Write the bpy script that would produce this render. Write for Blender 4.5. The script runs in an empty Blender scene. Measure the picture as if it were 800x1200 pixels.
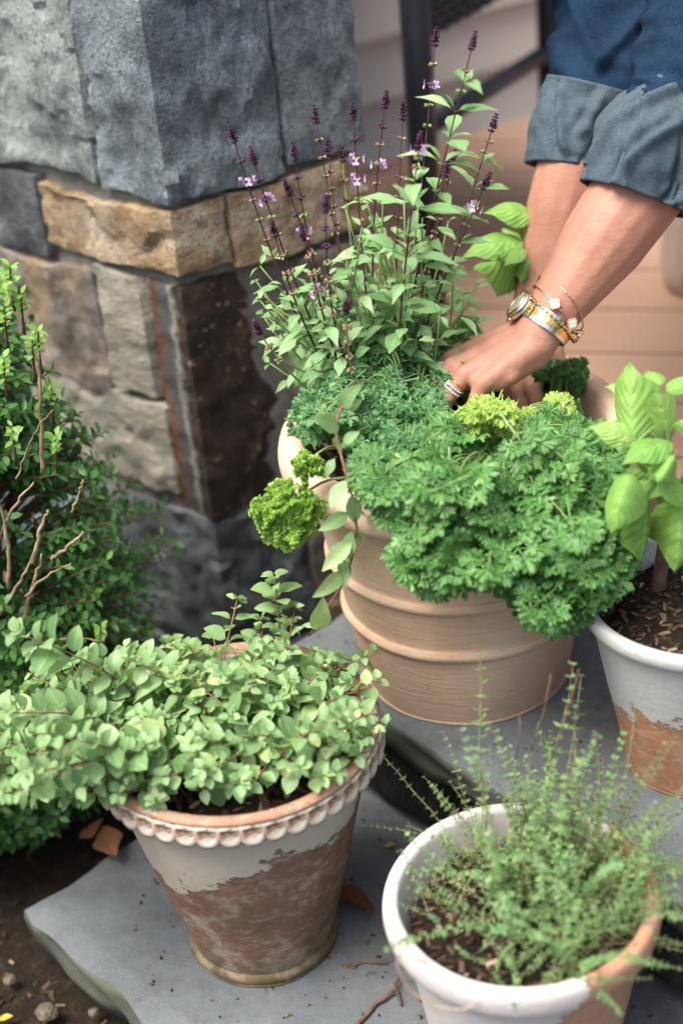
import bpy, math, random
import numpy as np
from math import radians, sin, cos, pi, sqrt, atan2
from mathutils import Vector, Matrix, noise

random.seed(7)
RNG = np.random.default_rng(11)
SC = bpy.context.scene
COL = SC.collection

# ------------------------------------------------------------------ camera, sky, sun, exposure
PITCH, ROLL, FPX, CAM_H = radians(31), radians(5.5), 2000.0, 1.31
FWD = np.array([0, cos(PITCH), -sin(PITCH)])
_R0 = np.array([1.0, 0, 0]); _U0 = np.array([0, sin(PITCH), cos(PITCH)])
RGT = cos(ROLL) * _R0 - sin(ROLL) * _U0
UPV = sin(ROLL) * _R0 + cos(ROLL) * _U0
CPOS = np.array([0, 0, CAM_H])
cd = bpy.data.cameras.new('camera'); cam = bpy.data.objects.new('camera', cd); COL.objects.link(cam)
cam.matrix_world = Matrix(((RGT[0], UPV[0], -FWD[0], 0), (RGT[1], UPV[1], -FWD[1], 0), (RGT[2], UPV[2], -FWD[2], CAM_H), (0, 0, 0, 1)))
cd.sensor_fit = 'VERTICAL'; cd.sensor_height = 36; cd.sensor_width = 24; cd.lens = 60
cd.clip_start = 0.05; cd.clip_end = 500
cd.dof.use_dof = True; cd.dof.focus_distance = 1.71; cd.dof.aperture_fstop = 2.1
SC.camera = cam

SUN_EL, SUN_AZ = radians(66), radians(-150)      # soft light from above, camera left
w = bpy.data.worlds.new('World'); SC.world = w; w.use_nodes = True
nt = w.node_tree; sky = nt.nodes.new('ShaderNodeTexSky'); sky.sky_type = 'NISHITA'; sky.sun_disc = False
sky.sun_elevation = SUN_EL; sky.sun_rotation = radians(90) - SUN_AZ; sky.dust_density = 8.0; sky.air_density = 1.0; sky.ozone_density = 1.0
nt.links.new(sky.outputs[0], nt.nodes['Background'].inputs[0]); nt.nodes['Background'].inputs[1].default_value = 0.095
sl = bpy.data.lights.new('sun', 'SUN'); sun = bpy.data.objects.new('sun', sl); COL.objects.link(sun)
sl.energy = 1.5; sl.angle = radians(32); sl.color = (1, 0.97, 0.91)
sd = Vector((cos(SUN_EL) * cos(SUN_AZ), cos(SUN_EL) * sin(SUN_AZ), sin(SUN_EL)))
sun.rotation_euler = sd.to_track_quat('Z', 'Y').to_euler(); sun.location = (0, 0, 5)
SC.view_settings.view_transform = 'Standard'; SC.view_settings.look = 'None'; SC.view_settings.gamma = 1
SC.view_settings.exposure = 1.72

def ray(u, v): return FWD + RGT * (u - 400) / FPX - UPV * (v - 600) / FPX
def at_y(u, v, y):
    d = ray(u, v); return CPOS + d * (y / d[1])
def at_z(u, v, z):
    d = ray(u, v); return CPOS + d * ((z - CAM_H) / d[2])
def proj(P):
    d = np.asarray(P) - CPOS; k = d @ FWD
    return np.stack([400 + FPX * (d @ RGT) / k, 600 - FPX * (d @ UPV) / k, k], -1)

# ------------------------------------------------------------------ material helpers
class NT:
    def __init__(s, name):
        s.m = bpy.data.materials.new(name); s.m.use_nodes = True; s.t = s.m.node_tree
        s.b = s.t.nodes['Principled BSDF']; s.out = s.t.nodes['Material Output']
        s.tc = s.t.nodes.new('ShaderNodeTexCoord'); s.obj = s.tc.outputs['Object']
    def n(s, typ, **kw):
        nd = s.t.nodes.new(typ)
        for k, v in kw.items(): setattr(nd, k, v)
        return nd
    def put(s, sock, v):
        if hasattr(v, 'is_output'): s.t.links.new(v, sock)
        elif isinstance(v, tuple) and len(v) == 3 and sock.type == 'RGBA': sock.default_value = v + (1,)
        else: sock.default_value = v
    def map(s, scale=(1, 1, 1), loc=(0, 0, 0), rot=(0, 0, 0), vec=None):
        m = s.n('ShaderNodeMapping'); s.put(m.inputs[0], vec or s.obj)
        m.inputs[1].default_value = loc; m.inputs[2].default_value = rot; m.inputs[3].default_value = scale
        return m.outputs[0]
    def noise(s, scale, detail=4, rough=.55, vec=None, dist=0):
        n = s.n('ShaderNodeTexNoise'); s.put(n.inputs['Vector'], vec or s.obj)
        n.inputs['Scale'].default_value = scale; n.inputs['Detail'].default_value = detail
        n.inputs['Roughness'].default_value = rough; n.inputs['Distortion'].default_value = dist
        return n.outputs['Fac']
    def voro(s, scale, vec=None, feature='F1'):
        n = s.n('ShaderNodeTexVoronoi', feature=feature); s.put(n.inputs['Vector'], vec or s.obj); n.inputs['Scale'].default_value = scale
        return n.outputs['Distance']
    def wave(s, scale, dist=0, vec=None, direction='Z', detail=2):
        n = s.n('ShaderNodeTexWave', bands_direction=direction); s.put(n.inputs['Vector'], vec or s.obj)
        n.inputs['Scale'].default_value = scale; n.inputs['Distortion'].default_value = dist; n.inputs['Detail'].default_value = detail
        return n.outputs['Fac']
    def ramp(s, fac, stops, interp='LINEAR'):
        r = s.n('ShaderNodeValToRGB'); s.put(r.inputs[0], fac); e = r.color_ramp; e.interpolation = interp
        while len(e.elements) < len(stops): e.elements.new(.5)
        for el, (p, c) in zip(e.elements, stops):
            el.position = p; el.color = (c, c, c, 1) if isinstance(c, (int, float)) else tuple(c) + (1,)
        return r.outputs[0]
    def mix(s, fac, a, b, mode='MIX'):
        m = s.n('ShaderNodeMix', data_type='RGBA', blend_type=mode)
        s.put(m.inputs[0], fac); s.put(m.inputs[6], a); s.put(m.inputs[7], b); return m.outputs[2]
    def math(s, op, a, b=0.0, c=None, clamp=False):
        m = s.n('ShaderNodeMath', operation=op, use_clamp=clamp); s.put(m.inputs[0], a); s.put(m.inputs[1], b)
        if c is not None: s.put(m.inputs[2], c)
        return m.outputs[0]
    def xyz(s, vec=None):
        x = s.n('ShaderNodeSeparateXYZ'); s.put(x.inputs[0], vec or s.obj); return x.outputs
    def bump(s, h, dist=.002, strength=.6, prev=None):
        b = s.n('ShaderNodeBump'); s.put(b.inputs['Height'], h); b.inputs['Distance'].default_value = dist; b.inputs['Strength'].default_value = strength
        if prev is not None: s.put(b.inputs['Normal'], prev)
        return b.outputs[0]
    def orand(s): return s.n('ShaderNodeObjectInfo').outputs['Random']
    def irand(s): return s.n('ShaderNodeNewGeometry').outputs['Random Per Island']
    def fin(s, col, rough=.8, normal=None, spec=.3, metal=0, **kw):
        s.put(s.b.inputs['Base Color'], col); s.put(s.b.inputs['Roughness'], rough)
        s.b.inputs['Specular IOR Level'].default_value = spec; s.b.inputs['Metallic'].default_value = metal
        if normal is not None: s.put(s.b.inputs['Normal'], normal)
        for k, v in kw.items(): s.put(s.b.inputs[k], v)
        return s.m

def m_plain(name, col, rough=.6, spec=.3, metal=0, var=.25, scale=60, bump=.0005):
    t = NT(name); nz = t.noise(scale, 4)
    dark = tuple(c * (1 - var) for c in col); lite = tuple(min(1, c * (1 + var)) for c in col)
    return t.fin(t.ramp(nz, [(.3, dark), (.7, lite)]), rough, t.bump(t.noise(scale * 4, 3), bump), spec, metal)

def m_leaf(name, c0, c1, c2, trans=.35, rough=.5, spec=.35, vein=.5, quilt=0.0):
    """c0 dark, c1 mid, c2 young; the tone runs from leaf to leaf, midrib and side veins follow the leaf's UV"""
    t = NT(name)
    r = t.math('FRACT', t.math('ADD', t.orand(), t.irand()))
    col = t.ramp(r, [(.0, c0), (.45, c1), (.8, c1), (1.0, c2)])
    big = t.noise(9, 2); col = t.mix(t.math('MULTIPLY', big, .35), col, c0)
    uv = t.n('ShaderNodeUVMap'); s_ = t.xyz(uv.outputs[0])
    au = t.math('ABSOLUTE', t.math('SUBTRACT', s_[0], .5))
    mid = t.math('LESS_THAN', au, .03)
    side = t.math('PINGPONG', t.math('ADD', t.math('MULTIPLY', s_[1], 7.0), t.math('MULTIPLY', au, -5.0)), .5)
    sv = t.math('LESS_THAN', side, .06)
    vm = t.math('MULTIPLY', t.math('MAXIMUM', mid, t.math('MULTIPLY', sv, .6)), vein)
    lite = tuple(min(1, a * 1.5 + .03) for a in c1)
    col = t.mix(vm, col, lite)
    hgt = t.math('SUBTRACT', t.math('MULTIPLY', side, 1.0 + quilt), t.math('MULTIPLY', mid, .5))
    nrm = t.bump(hgt, .0006 + .003 * quilt, .5)
    t.fin(col, rough, nrm, spec)
    tr = t.n('ShaderNodeBsdfTranslucent'); tcol = t.mix(.5, col, (c2[0] * 1.1, c2[1] * 1.2, c2[2] * .6)); t.put(tr.inputs[0], tcol); t.put(tr.inputs[1], nrm)
    mx = t.n('ShaderNodeMixShader'); mx.inputs[0].default_value = trans
    t.t.links.new(t.b.outputs[0], mx.inputs[1]); t.t.links.new(tr.outputs[0], mx.inputs[2]); t.t.links.new(mx.outputs[0], t.out.inputs[0])
    return t.m

# ------------------------------------------------------------------ mesh helpers
def me_np(name, V, Fc, mats=(), smooth=True, uv=None, midx=None):
    me = bpy.data.meshes.new(name); me.from_pydata([tuple(map(float, v)) for v in V], [], [tuple(map(int, f)) for f in Fc])
    for m in mats: me.materials.append(m)
    if smooth: me.polygons.foreach_set('use_smooth', np.ones(len(me.polygons), bool))
    if uv is not None:
        l = me.uv_layers.new(name='UVMap'); li = np.zeros(len(me.loops), np.int32); me.loops.foreach_get('vertex_index', li)
        l.data.foreach_set('uv', np.asarray(uv, np.float32)[li].ravel())
    if midx is not None: me.polygons.foreach_set('material_index', np.asarray(midx, np.int32))
    me.validate(); me.update(); return me

def ob(name, me, parent=None, loc=(0, 0, 0), mw=None, kind=None):
    o = bpy.data.objects.new(name, me); COL.objects.link(o)
    if mw is not None: o.matrix_basis = mw
    else: o.location = loc
    if parent is not None: o.parent = parent
    if kind: o['kind'] = kind
    return o

def tag(o, label=None, cat=None, group=None, kind=None):
    for k, v in (('label', label), ('category', cat), ('group', group), ('kind', kind)):
        if v: o[k] = v
    return o

def thing(name, label, cat, loc, group=None):
    return tag(ob(name, None, None, tuple(map(float, loc))), label, cat, group)

class MB:
    """collects verts/faces (and a material slot per face) for ONE mesh"""
    def __init__(s): s.V = []; s.F = []; s.M = []; s.n = 0
    def add(s, V, F, mi=0):
        V = np.asarray(V, float); s.V.append(V); s.F += [tuple(i + s.n for i in f) for f in F]; s.M += [mi] * len(F); s.n += len(V); return s
    def mesh(s, name, mats, smooth=True):
        return me_np(name, np.concatenate(s.V), s.F, mats, smooth, midx=s.M)

def nrm(v): v = np.asarray(v, float); return v / (np.linalg.norm(v) + 1e-12)

def tube(path, rad, n=8, cap=True, ell=None):
    P = np.asarray(path, float); m = len(P); rad = np.broadcast_to(np.asarray(rad, float), (m,))
    T = np.gradient(P, axis=0); T /= np.linalg.norm(T, axis=1)[:, None] + 1e-12
    a = np.array([0, 0, 1.0]) if abs(T[0][2]) < .9 else np.array([1.0, 0, 0])
    X = nrm(np.cross(a, T[0])); V = []
    th = np.linspace(0, 2 * pi, n, endpoint=False)
    for i in range(m):
        X = nrm(X - T[i] * (X @ T[i])); Y = np.cross(T[i], X)
        ex, ey = (1, 1) if ell is None else ell
        V.append(P[i] + rad[i] * (np.cos(th)[:, None] * X * ex + np.sin(th)[:, None] * Y * ey))
    V = np.concatenate(V); F = []
    for i in range(m - 1):
        for j in range(n):
            k = (j + 1) % n; F.append((i * n + j, i * n + k, (i + 1) * n + k, (i + 1) * n + j))
    if cap: F.append(tuple(range(n - 1, -1, -1))); F.append(tuple((m - 1) * n + j for j in range(n)))
    return V, F

def bez(p0, p1, p2, p3, n):
    t = np.linspace(0, 1, n)[:, None]; p0, p1, p2, p3 = map(lambda q: np.asarray(q, float), (p0, p1, p2, p3))
    return (1 - t) ** 3 * p0 + 3 * (1 - t) ** 2 * t * p1 + 3 * (1 - t) * t ** 2 * p2 + t ** 3 * p3

def lathe(prof, n=72, wob=0, seed=0):
    V = []; F = []; m = len(prof)
    for i, (r, z) in enumerate(prof):
        for j in range(n):
            a = 2 * pi * j / n
            q = r + (noise.noise(Vector((cos(a) * 2 + seed, sin(a) * 2, z * 14))) * wob if wob and r > .01 else 0)
            V.append((q * cos(a), q * sin(a), z))
    for i in range(m - 1):
        for j in range(n):
            k = (j + 1) % n; F.append((i * n + j, i * n + k, (i + 1) * n + k, (i + 1) * n + j))
    return np.array(V), F

def smooth_prof(pts, k=4):
    P = np.array(pts, float); out = []
    for i in range(len(P) - 1):
        p0 = P[max(i - 1, 0)]; p1 = P[i]; p2 = P[i + 1]; p3 = P[min(i + 2, len(P) - 1)]
        for t in np.linspace(0, 1, k, endpoint=False):
            out.append(.5 * ((2 * p1) + (-p0 + p2) * t + (2 * p0 - 5 * p1 + 4 * p2 - p3) * t * t + (-p0 + 3 * p1 - 3 * p2 + p3) * t ** 3))
    out.append(P[-1]); return [tuple(q) for q in out]

def box(lo, hi):
    (a, b, c), (d, e, f) = lo, hi
    V = [(a, b, c), (d, b, c), (d, e, c), (a, e, c), (a, b, f), (d, b, f), (d, e, f), (a, e, f)]
    return V, [(0, 3, 2, 1), (4, 5, 6, 7), (0, 1, 5, 4), (1, 2, 6, 5), (2, 3, 7, 6), (3, 0, 4, 7)]

def gridbox(cuts):
    """unit cube surface, cuts per axis, shared verts"""
    idx = {}; V = []; F = []
    def g(p):
        k = tuple(np.round(p, 6))
        if k not in idx: idx[k] = len(V); V.append(p)
        return idx[k]
    nx, ny, nz = cuts
    dims = (nx, ny, nz)
    for ax in range(3):
        b, c = (ax + 1) % 3, (ax + 2) % 3
        for s in (0, 1):
            for i in range(dims[b]):
                for j in range(dims[c]):
                    q = []
                    for di, dj in ((0, 0), (1, 0), (1, 1), (0, 1)):
                        p = [0, 0, 0]; p[ax] = s; p[b] = (i + di) / dims[b]; p[c] = (j + dj) / dims[c]; q.append(g(tuple(p)))
                    F.append(tuple(q) if s else tuple(q[::-1]))
    return np.array(V), F

# ------------------------------------------------------------------ setting materials
def m_bluestone(name, base=(.105, .12, .132), edge=False):
    t = NT(name); n1 = t.noise(5, 6, .65); n2 = t.noise(70, 4, .7); n3 = t.noise(420, 2)
    col = t.ramp(n1, [(.32, tuple(c * .55 for c in base)), (.5, base), (.68, (base[0] * 1.4, base[1] * 1.28, base[2] * 1.12))]); col = t.mix(t.ramp(t.noise(13, 7, .75, t.map(loc=(4, 4, 0))), [(.54, 0), (.64, .5)]), col, (base[0] * .62, base[1] * .55, base[2] * .42)); col = t.mix(t.ramp(t.noise(34, 4, .6, t.map(loc=(1, 7, 0))), [(.66, 0), (.72, .7)]), col, tuple(c * .3 for c in base))
    col = t.mix(t.ramp(n2, [(.4, 0), (.75, .5)]), col, tuple(c * .6 for c in base))
    col = t.mix(t.ramp(n3, [(.55, 0), (.7, .35)]), col, tuple(min(1, c * 1.7) for c in base))
    if edge: col = t.mix(t.ramp(t.noise(24, 5), [(.4, 0), (.65, .75)]), col, (.085, .1, .05))
    return t.fin(col, .75, t.bump(n2, .002, .5, t.bump(n3, .0006, .5)), .35)

def m_stone(name, c, vein, fine=55, stretch=(1, 1, .45), rot=.5, vamt=.6, patch=None):
    t = NT(name); v = t.map(stretch, rot=(0, rot, .3))
    n1 = t.noise(7, 7, .68, v, .6); n2 = t.noise(fine, 6, .75, v); n3 = t.noise(260, 3, .6)
    col = t.ramp(n1, [(.3, tuple(q * .22 for q in c)), (.43, tuple(q * .7 for q in c)), (.54, c), (.7, tuple(min(1, q * 1.9) for q in c))])
    if patch: col = t.mix(t.ramp(t.noise(11, 6, .7, t.map(loc=(5, 2, 9)), .8), [(.47, 0), (.58, .85)]), col, patch)
    col = t.mix(t.math('MULTIPLY', t.ramp(n2, [(.45, 0), (.62, 1)]), vamt), col, vein)
    col = t.mix(t.ramp(n3, [(.5, 0), (.68, .75)]), col, tuple(q * .25 for q in c))
    col = t.mix(t.ramp(t.noise(3.2, 3, .5, t.map(loc=(3, 1, 7))), [(.5, 0), (.72, .5)]), col, tuple(q * .45 for q in c))
    return t.fin(col, .8, t.bump(n1, .02, .7, t.bump(n2, .008, .9, t.bump(n3, .002, .8))), .35)

M = {}
M['slab'] = m_bluestone('bluestone'); M['slab_edge'] = m_bluestone('bluestone_edge', (.075, .082, .078), True)
M['riser'] = m_stone('riser_stone', (.02, .021, .02), (.045, .048, .042), 60)  # dark stone, blackened so its colour carries the shade under the landing slab
M['blue'] = m_stone('stone_blue_grey', (.145, .18, .21), (.3, .36, .395), patch=(.26, .315, .34)); M['green'] = m_stone('stone_green_grey', (.2, .245, .235), (.42, .48, .455), patch=(.4, .45, .43))
M['tan'] = m_stone('stone_tan', (.36, .25, .14), (.5, .39, .26), 30, (1, 1, 1), patch=(.46, .42, .35)); M['pale'] = m_stone('stone_pale', (.34, .32, .25), (.5, .48, .42), 30, (.6, .6, 1.4), 0, patch=(.22, .23, .2))
M['mauve'] = m_stone('stone_mauve', (.19, .165, .135), (.28, .3, .32), 25, patch=(.36, .25, .14)); M['dim'] = m_stone('stone_dark_shaded', (.085, .093, .1), (.2, .23, .245), 25, patch=(.17, .195, .195))  # the dark grey stone is darkened further, shade at the pier foot painted in
def m_rust():
    t = NT('stone_dark_rust'); s_ = t.xyz()   # local x runs along the right face, y along the left face
    w_ = t.math('ADD', s_[1], t.math('ADD', t.math('MULTIPLY', t.math('SUBTRACT', t.noise(40, 8, .85), .5), .06), t.math('MULTIPLY', t.math('SUBTRACT', t.noise(9, 3), .5), .035)))
    n1 = t.noise(30, 6, .7)
    dark = t.ramp(n1, [(.35, (.012, .009, .007)), (.55, (.035, .024, .018)), (.75, (.1, .065, .045))]); dark = t.mix(t.ramp(t.noise(75, 3), [(.64, 0), (.7, .8)]), dark, (.24, .17, .12))
    col = t.ramp(t.math('MULTIPLY', w_, 14.0), [(.05, 0), (.07, 1)])          # pale seam on the corner
    seam = t.mix(n1, (.1, .11, .095), (.27, .27, .24)); blk = t.mix(n1, (.03, .03, .035), (.09, .09, .09)); rust = t.mix(n1, (.05, .022, .015), (.15, .07, .042)); gry = t.mix(n1, (.2, .21, .2), (.33, .33, .32))
    c = t.mix(t.ramp(w_, [(.007, 0), (.009, 1)]), dark, seam)
    c = t.mix(t.ramp(w_, [(.018, 0), (.0195, 1)]), c, blk); c = t.mix(t.ramp(w_, [(.036, 0), (.039, 1)]), c, rust); c = t.mix(t.ramp(w_, [(.057, 0), (.060, 1)]), c, gry)
    return t.fin(c, .6, t.bump(n1, .008, .7, t.bump(t.noise(160, 3), .0015)), .4)
M['rust'] = m_rust()
M['mortar'] = m_plain('mortar', (.15, .15, .135), .95, .1, 0, .35, 45, .004)
def m_soil(name, c=(.016, .011, .0075)):
    t = NT(name); n1 = t.noise(60, 6, .75); n2 = t.voro(190)
    col = t.ramp(n1, [(.3, tuple(q * .45 for q in c)), (.55, c), (.72, tuple(q * 2.6 for q in c))])
    return t.fin(col, .95, t.bump(n1, .006, .9, t.bump(n2, .002, .8)), .15)
M['soil'] = m_soil('potting_soil'); M['ground'] = m_soil('garden_soil', (.018, .013, .009))
def m_wood(name, c, c2, rough=.6):
    t = NT(name); v = t.map((1.2, 22, 22)); r = t.orand()
    n1 = t.noise(6, 6, .6, v); n2 = t.noise(2.2, 3)
    col = t.mix(t.ramp(n1, [(.35, 0), (.7, 1)]), c, c2); col = t.mix(t.math('MULTIPLY', r, .3), col, tuple(q * .7 for q in c))
    return t.fin(col, rough, t.bump(n1, .001, .5), .3)
M['deck'] = m_wood('stained_deck', (.36, .225, .155), (.44, .29, .205)); M['siding'] = m_wood('painted_siding', (.44, .42, .385), (.5, .48, .44), .6)
M['chairm'] = m_plain('powder_coated_metal', (.018, .021, .03), .45, .4, 0, .25, 30)
M['chips'] = None
def m_chips():
    t = NT('bark_chips'); r = t.irand(); col = t.ramp(r, [(0, (.03, .018, .011)), (.45, (.05, .032, .02)), (.88, (.1, .066, .043)), (1, (.3, .23, .17))])
    return t.fin(col, .9, t.bump(t.noise(160, 3), .001), .15)
M['chips'] = m_chips()

# ------------------------------------------------------------------ the setting: ground, steps, deck
def struct(name, me, parent=None, loc=(0, 0, 0)): return ob(name, me, parent, loc, kind='structure')

def ground_mesh():
    g = np.concatenate([[-60, -25, -10, -5, -3, -2], np.linspace(-1.4, 1.2, 66), [2, 3, 5, 10, 25, 60]]); V = []; F = []; n = len(g)
    for j in range(n):
        for i in range(n):
            x, y = g[i], g[j] + 1.0
            near = max(0, 1 - max(abs(x) - 1, abs(y - 1) - 1, 0))
            z = -.085 + near * (.018 * noise.noise(Vector((x * 7, y * 7, 1))) + .008 * noise.noise(Vector((x * 30, y * 30, 5))))
            V.append((x, y, z))
    for j in range(n - 1):
        for i in range(n - 1): F.append((j * n + i, j * n + i + 1, (j + 1) * n + i + 1, (j + 1) * n + i))
    return me_np('ground', V, F, [M['ground']])
struct('ground', ground_mesh())

# step frame: s runs along the edge (down right in the picture), t goes back up the stairs
SO = np.array([.022, 1.472]); SD = nrm([.63, -.777]); ST = np.array([.777, .63])
def S(s, t): return SO + SD * s + ST * t

def slab_obj(name, s0, s1, t0, t1, ztop, thick, seed, parent=None, loc=None):
    """a bluestone slab with a split front edge"""
    nx, ny, nz = max(8, int((s1 - s0) / .025)), 14, 4
    V, F = gridbox((nx, ny, nz)); out = []
    for (a, b, c) in V:
        s = s0 + (s1 - s0) * a; t = t0 + (t1 - t0) * b; z = ztop - thick * (1 - c)
        P = Vector((s * 16 + seed, t * 16, z * 40)); k = noise.noise(P)
        if b == 0: t += .009 * k + .006 * noise.noise(P * 3) + .006 * (1 - c)
        if b == 1: t += .004 * k
        if a in (0, 1): s += .008 * noise.noise(P * 1.4 + Vector((9, 0, 0)))
        if c == 1: z += .0012 * noise.noise(Vector((s * 9, t * 9, seed))) - (.0035 if (b == 0 or a in (0, 1)) else 0)
        p = S(s, t); out.append((p[0], p[1], z))
    me = me_np(name, out, F, [M['slab'], M['slab_edge']])
    for p in me.polygons:
        if abs(p.normal.z) < .6: p.material_index = 1
        p.use_smooth = p.material_index == 1
    return me

struct('stone_step', slab_obj('stone_step', -.205, .52, -.365, .04, 0, .055, 3))
struct('stone_step', slab_obj('stone_step', .53, 1.5, -.37, .04, -.002, .055, 9))
struct('landing_slab', slab_obj('landing_slab', -.185, .66, .0, .40, .16, .045, 17))
struct('landing_slab', slab_obj('landing_slab', .668, 1.6, .0, .40, .158, .045, 27))
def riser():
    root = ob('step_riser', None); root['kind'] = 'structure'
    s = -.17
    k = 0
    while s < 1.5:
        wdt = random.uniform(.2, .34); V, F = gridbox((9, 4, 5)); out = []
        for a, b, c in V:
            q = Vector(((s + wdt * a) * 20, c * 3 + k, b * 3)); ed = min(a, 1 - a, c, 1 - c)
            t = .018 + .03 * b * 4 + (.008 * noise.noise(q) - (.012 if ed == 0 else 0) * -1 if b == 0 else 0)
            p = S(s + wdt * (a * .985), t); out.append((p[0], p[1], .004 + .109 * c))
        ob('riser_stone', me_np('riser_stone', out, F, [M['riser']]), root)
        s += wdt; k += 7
riser()

# deck: diagonal boards on the level behind the landing
def deck():
    root = ob('deck', None, None, (0, 0, .30)); root['kind'] = 'structure'
    az = radians(-15); ex = np.array([cos(az), sin(az)]); ey = np.array([-sin(az), cos(az)])
    P0, P1 = S(-.33, .405), S(1.6, .405)                 # deck front edge
    wall0 = np.array([.243, 2.915]); wd = nrm([.866, .5]); wn = np.array([-wd[1], wd[0]])
    poly = [P0, P1, P1 + wd * 1.2, wall0 + wd * 3.0, wall0 - wd * .55]
    def clip(lo, hi):
        pts = [np.array([(p @ ex), (p @ ey)]) for p in poly]
        for lim, sg in ((lo, 1), (hi, -1)):
            o = []
            for i in range(len(pts)):
                a, b = pts[i], pts[(i + 1) % len(pts)]; da, db = sg * (a[1] - lim), sg * (b[1] - lim)
                if da >= 0: o.append(a)
                if da * db < 0: o.append(a + (b - a) * da / (da - db))
            pts = o
            if len(pts) < 3: return None
        return pts
    ys = [p @ ey for p in poly]; v = min(ys)
    while v < max(ys):
        pts = clip(v + .003, v + .134)
        v += .137
        if not pts: continue
        n = len(pts); W = [ex * p[0] + ey * p[1] for p in pts]
        V = [(q[0], q[1], -.028) for q in W] + [(q[0], q[1], 0) for q in W]
        F = [tuple(range(n - 1, -1, -1)), tuple(range(n, 2 * n))] + [(i, (i + 1) % n, n + (i + 1) % n, n + i) for i in range(n)]
        me = me_np('deck_board', V, F, [M['deck']], False)
        # own frame, so the grain runs along the board
        mw = Matrix(((ex[0], ey[0], 0, 0), (ex[1], ey[1], 0, 0), (0, 0, 1, 0), (0, 0, 0, 1)))
        me.transform(mw.inverted()); ob('deck_board', me, root, mw=mw)
    V = [(*P0, -.029), (*P1, -.029), (*P1, -.3), (*P0, -.3)]
    q = MB(); T = ST * .03
    A = [(*(P0), -.3), (*(P1), -.3), (*(P1 + T), -.3), (*(P0 + T), -.3)]; B = [(a[0], a[1], -.03) for a in A]
    q.add(A + B, [(0, 1, 5, 4), (1, 2, 6, 5), (2, 3, 7, 6), (3, 0, 4, 7), (4, 5, 6, 7), (3, 2, 1, 0)])
    ob('fascia_board', q.mesh('fascia_board', [M['deck']], False), root)
deck()

# clapboard house wall
def siding():
    wall0 = np.array([.243, 2.915]); wd = nrm([.866, .5]); az = atan2(wd[1], wd[0])
    root = thing('house_wall', 'pale greige clapboard house wall behind the deck chair', 'wall', (wall0[0], wall0[1], .28))
    root.rotation_euler.z = az
    V, F = box((-1.6, .035, 0), (3.2, .15, 2.3)); ob('wall_core', me_np('wall_core', V, F, [M['siding']], False), root)
    me = None
    for k in range(21):
        if me is None:
            V = [(-1.6, -.004, 0), (3.2, -.004, 0), (3.2, .03, 0), (-1.6, .03, 0), (-1.6, .016, .12), (3.2, .016, .12), (3.2, .03, .12), (-1.6, .03, .12)]
            me = me_np('siding_board', V, [(0, 1, 5, 4), (1, 2, 6, 5), (2, 3, 7, 6), (3, 0, 4, 7), (4, 5, 6, 7), (3, 2, 1, 0)], [M['siding']], False)
        ob('siding_board', me, root, (0, 0, .02 + k * .105))
siding()

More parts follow.
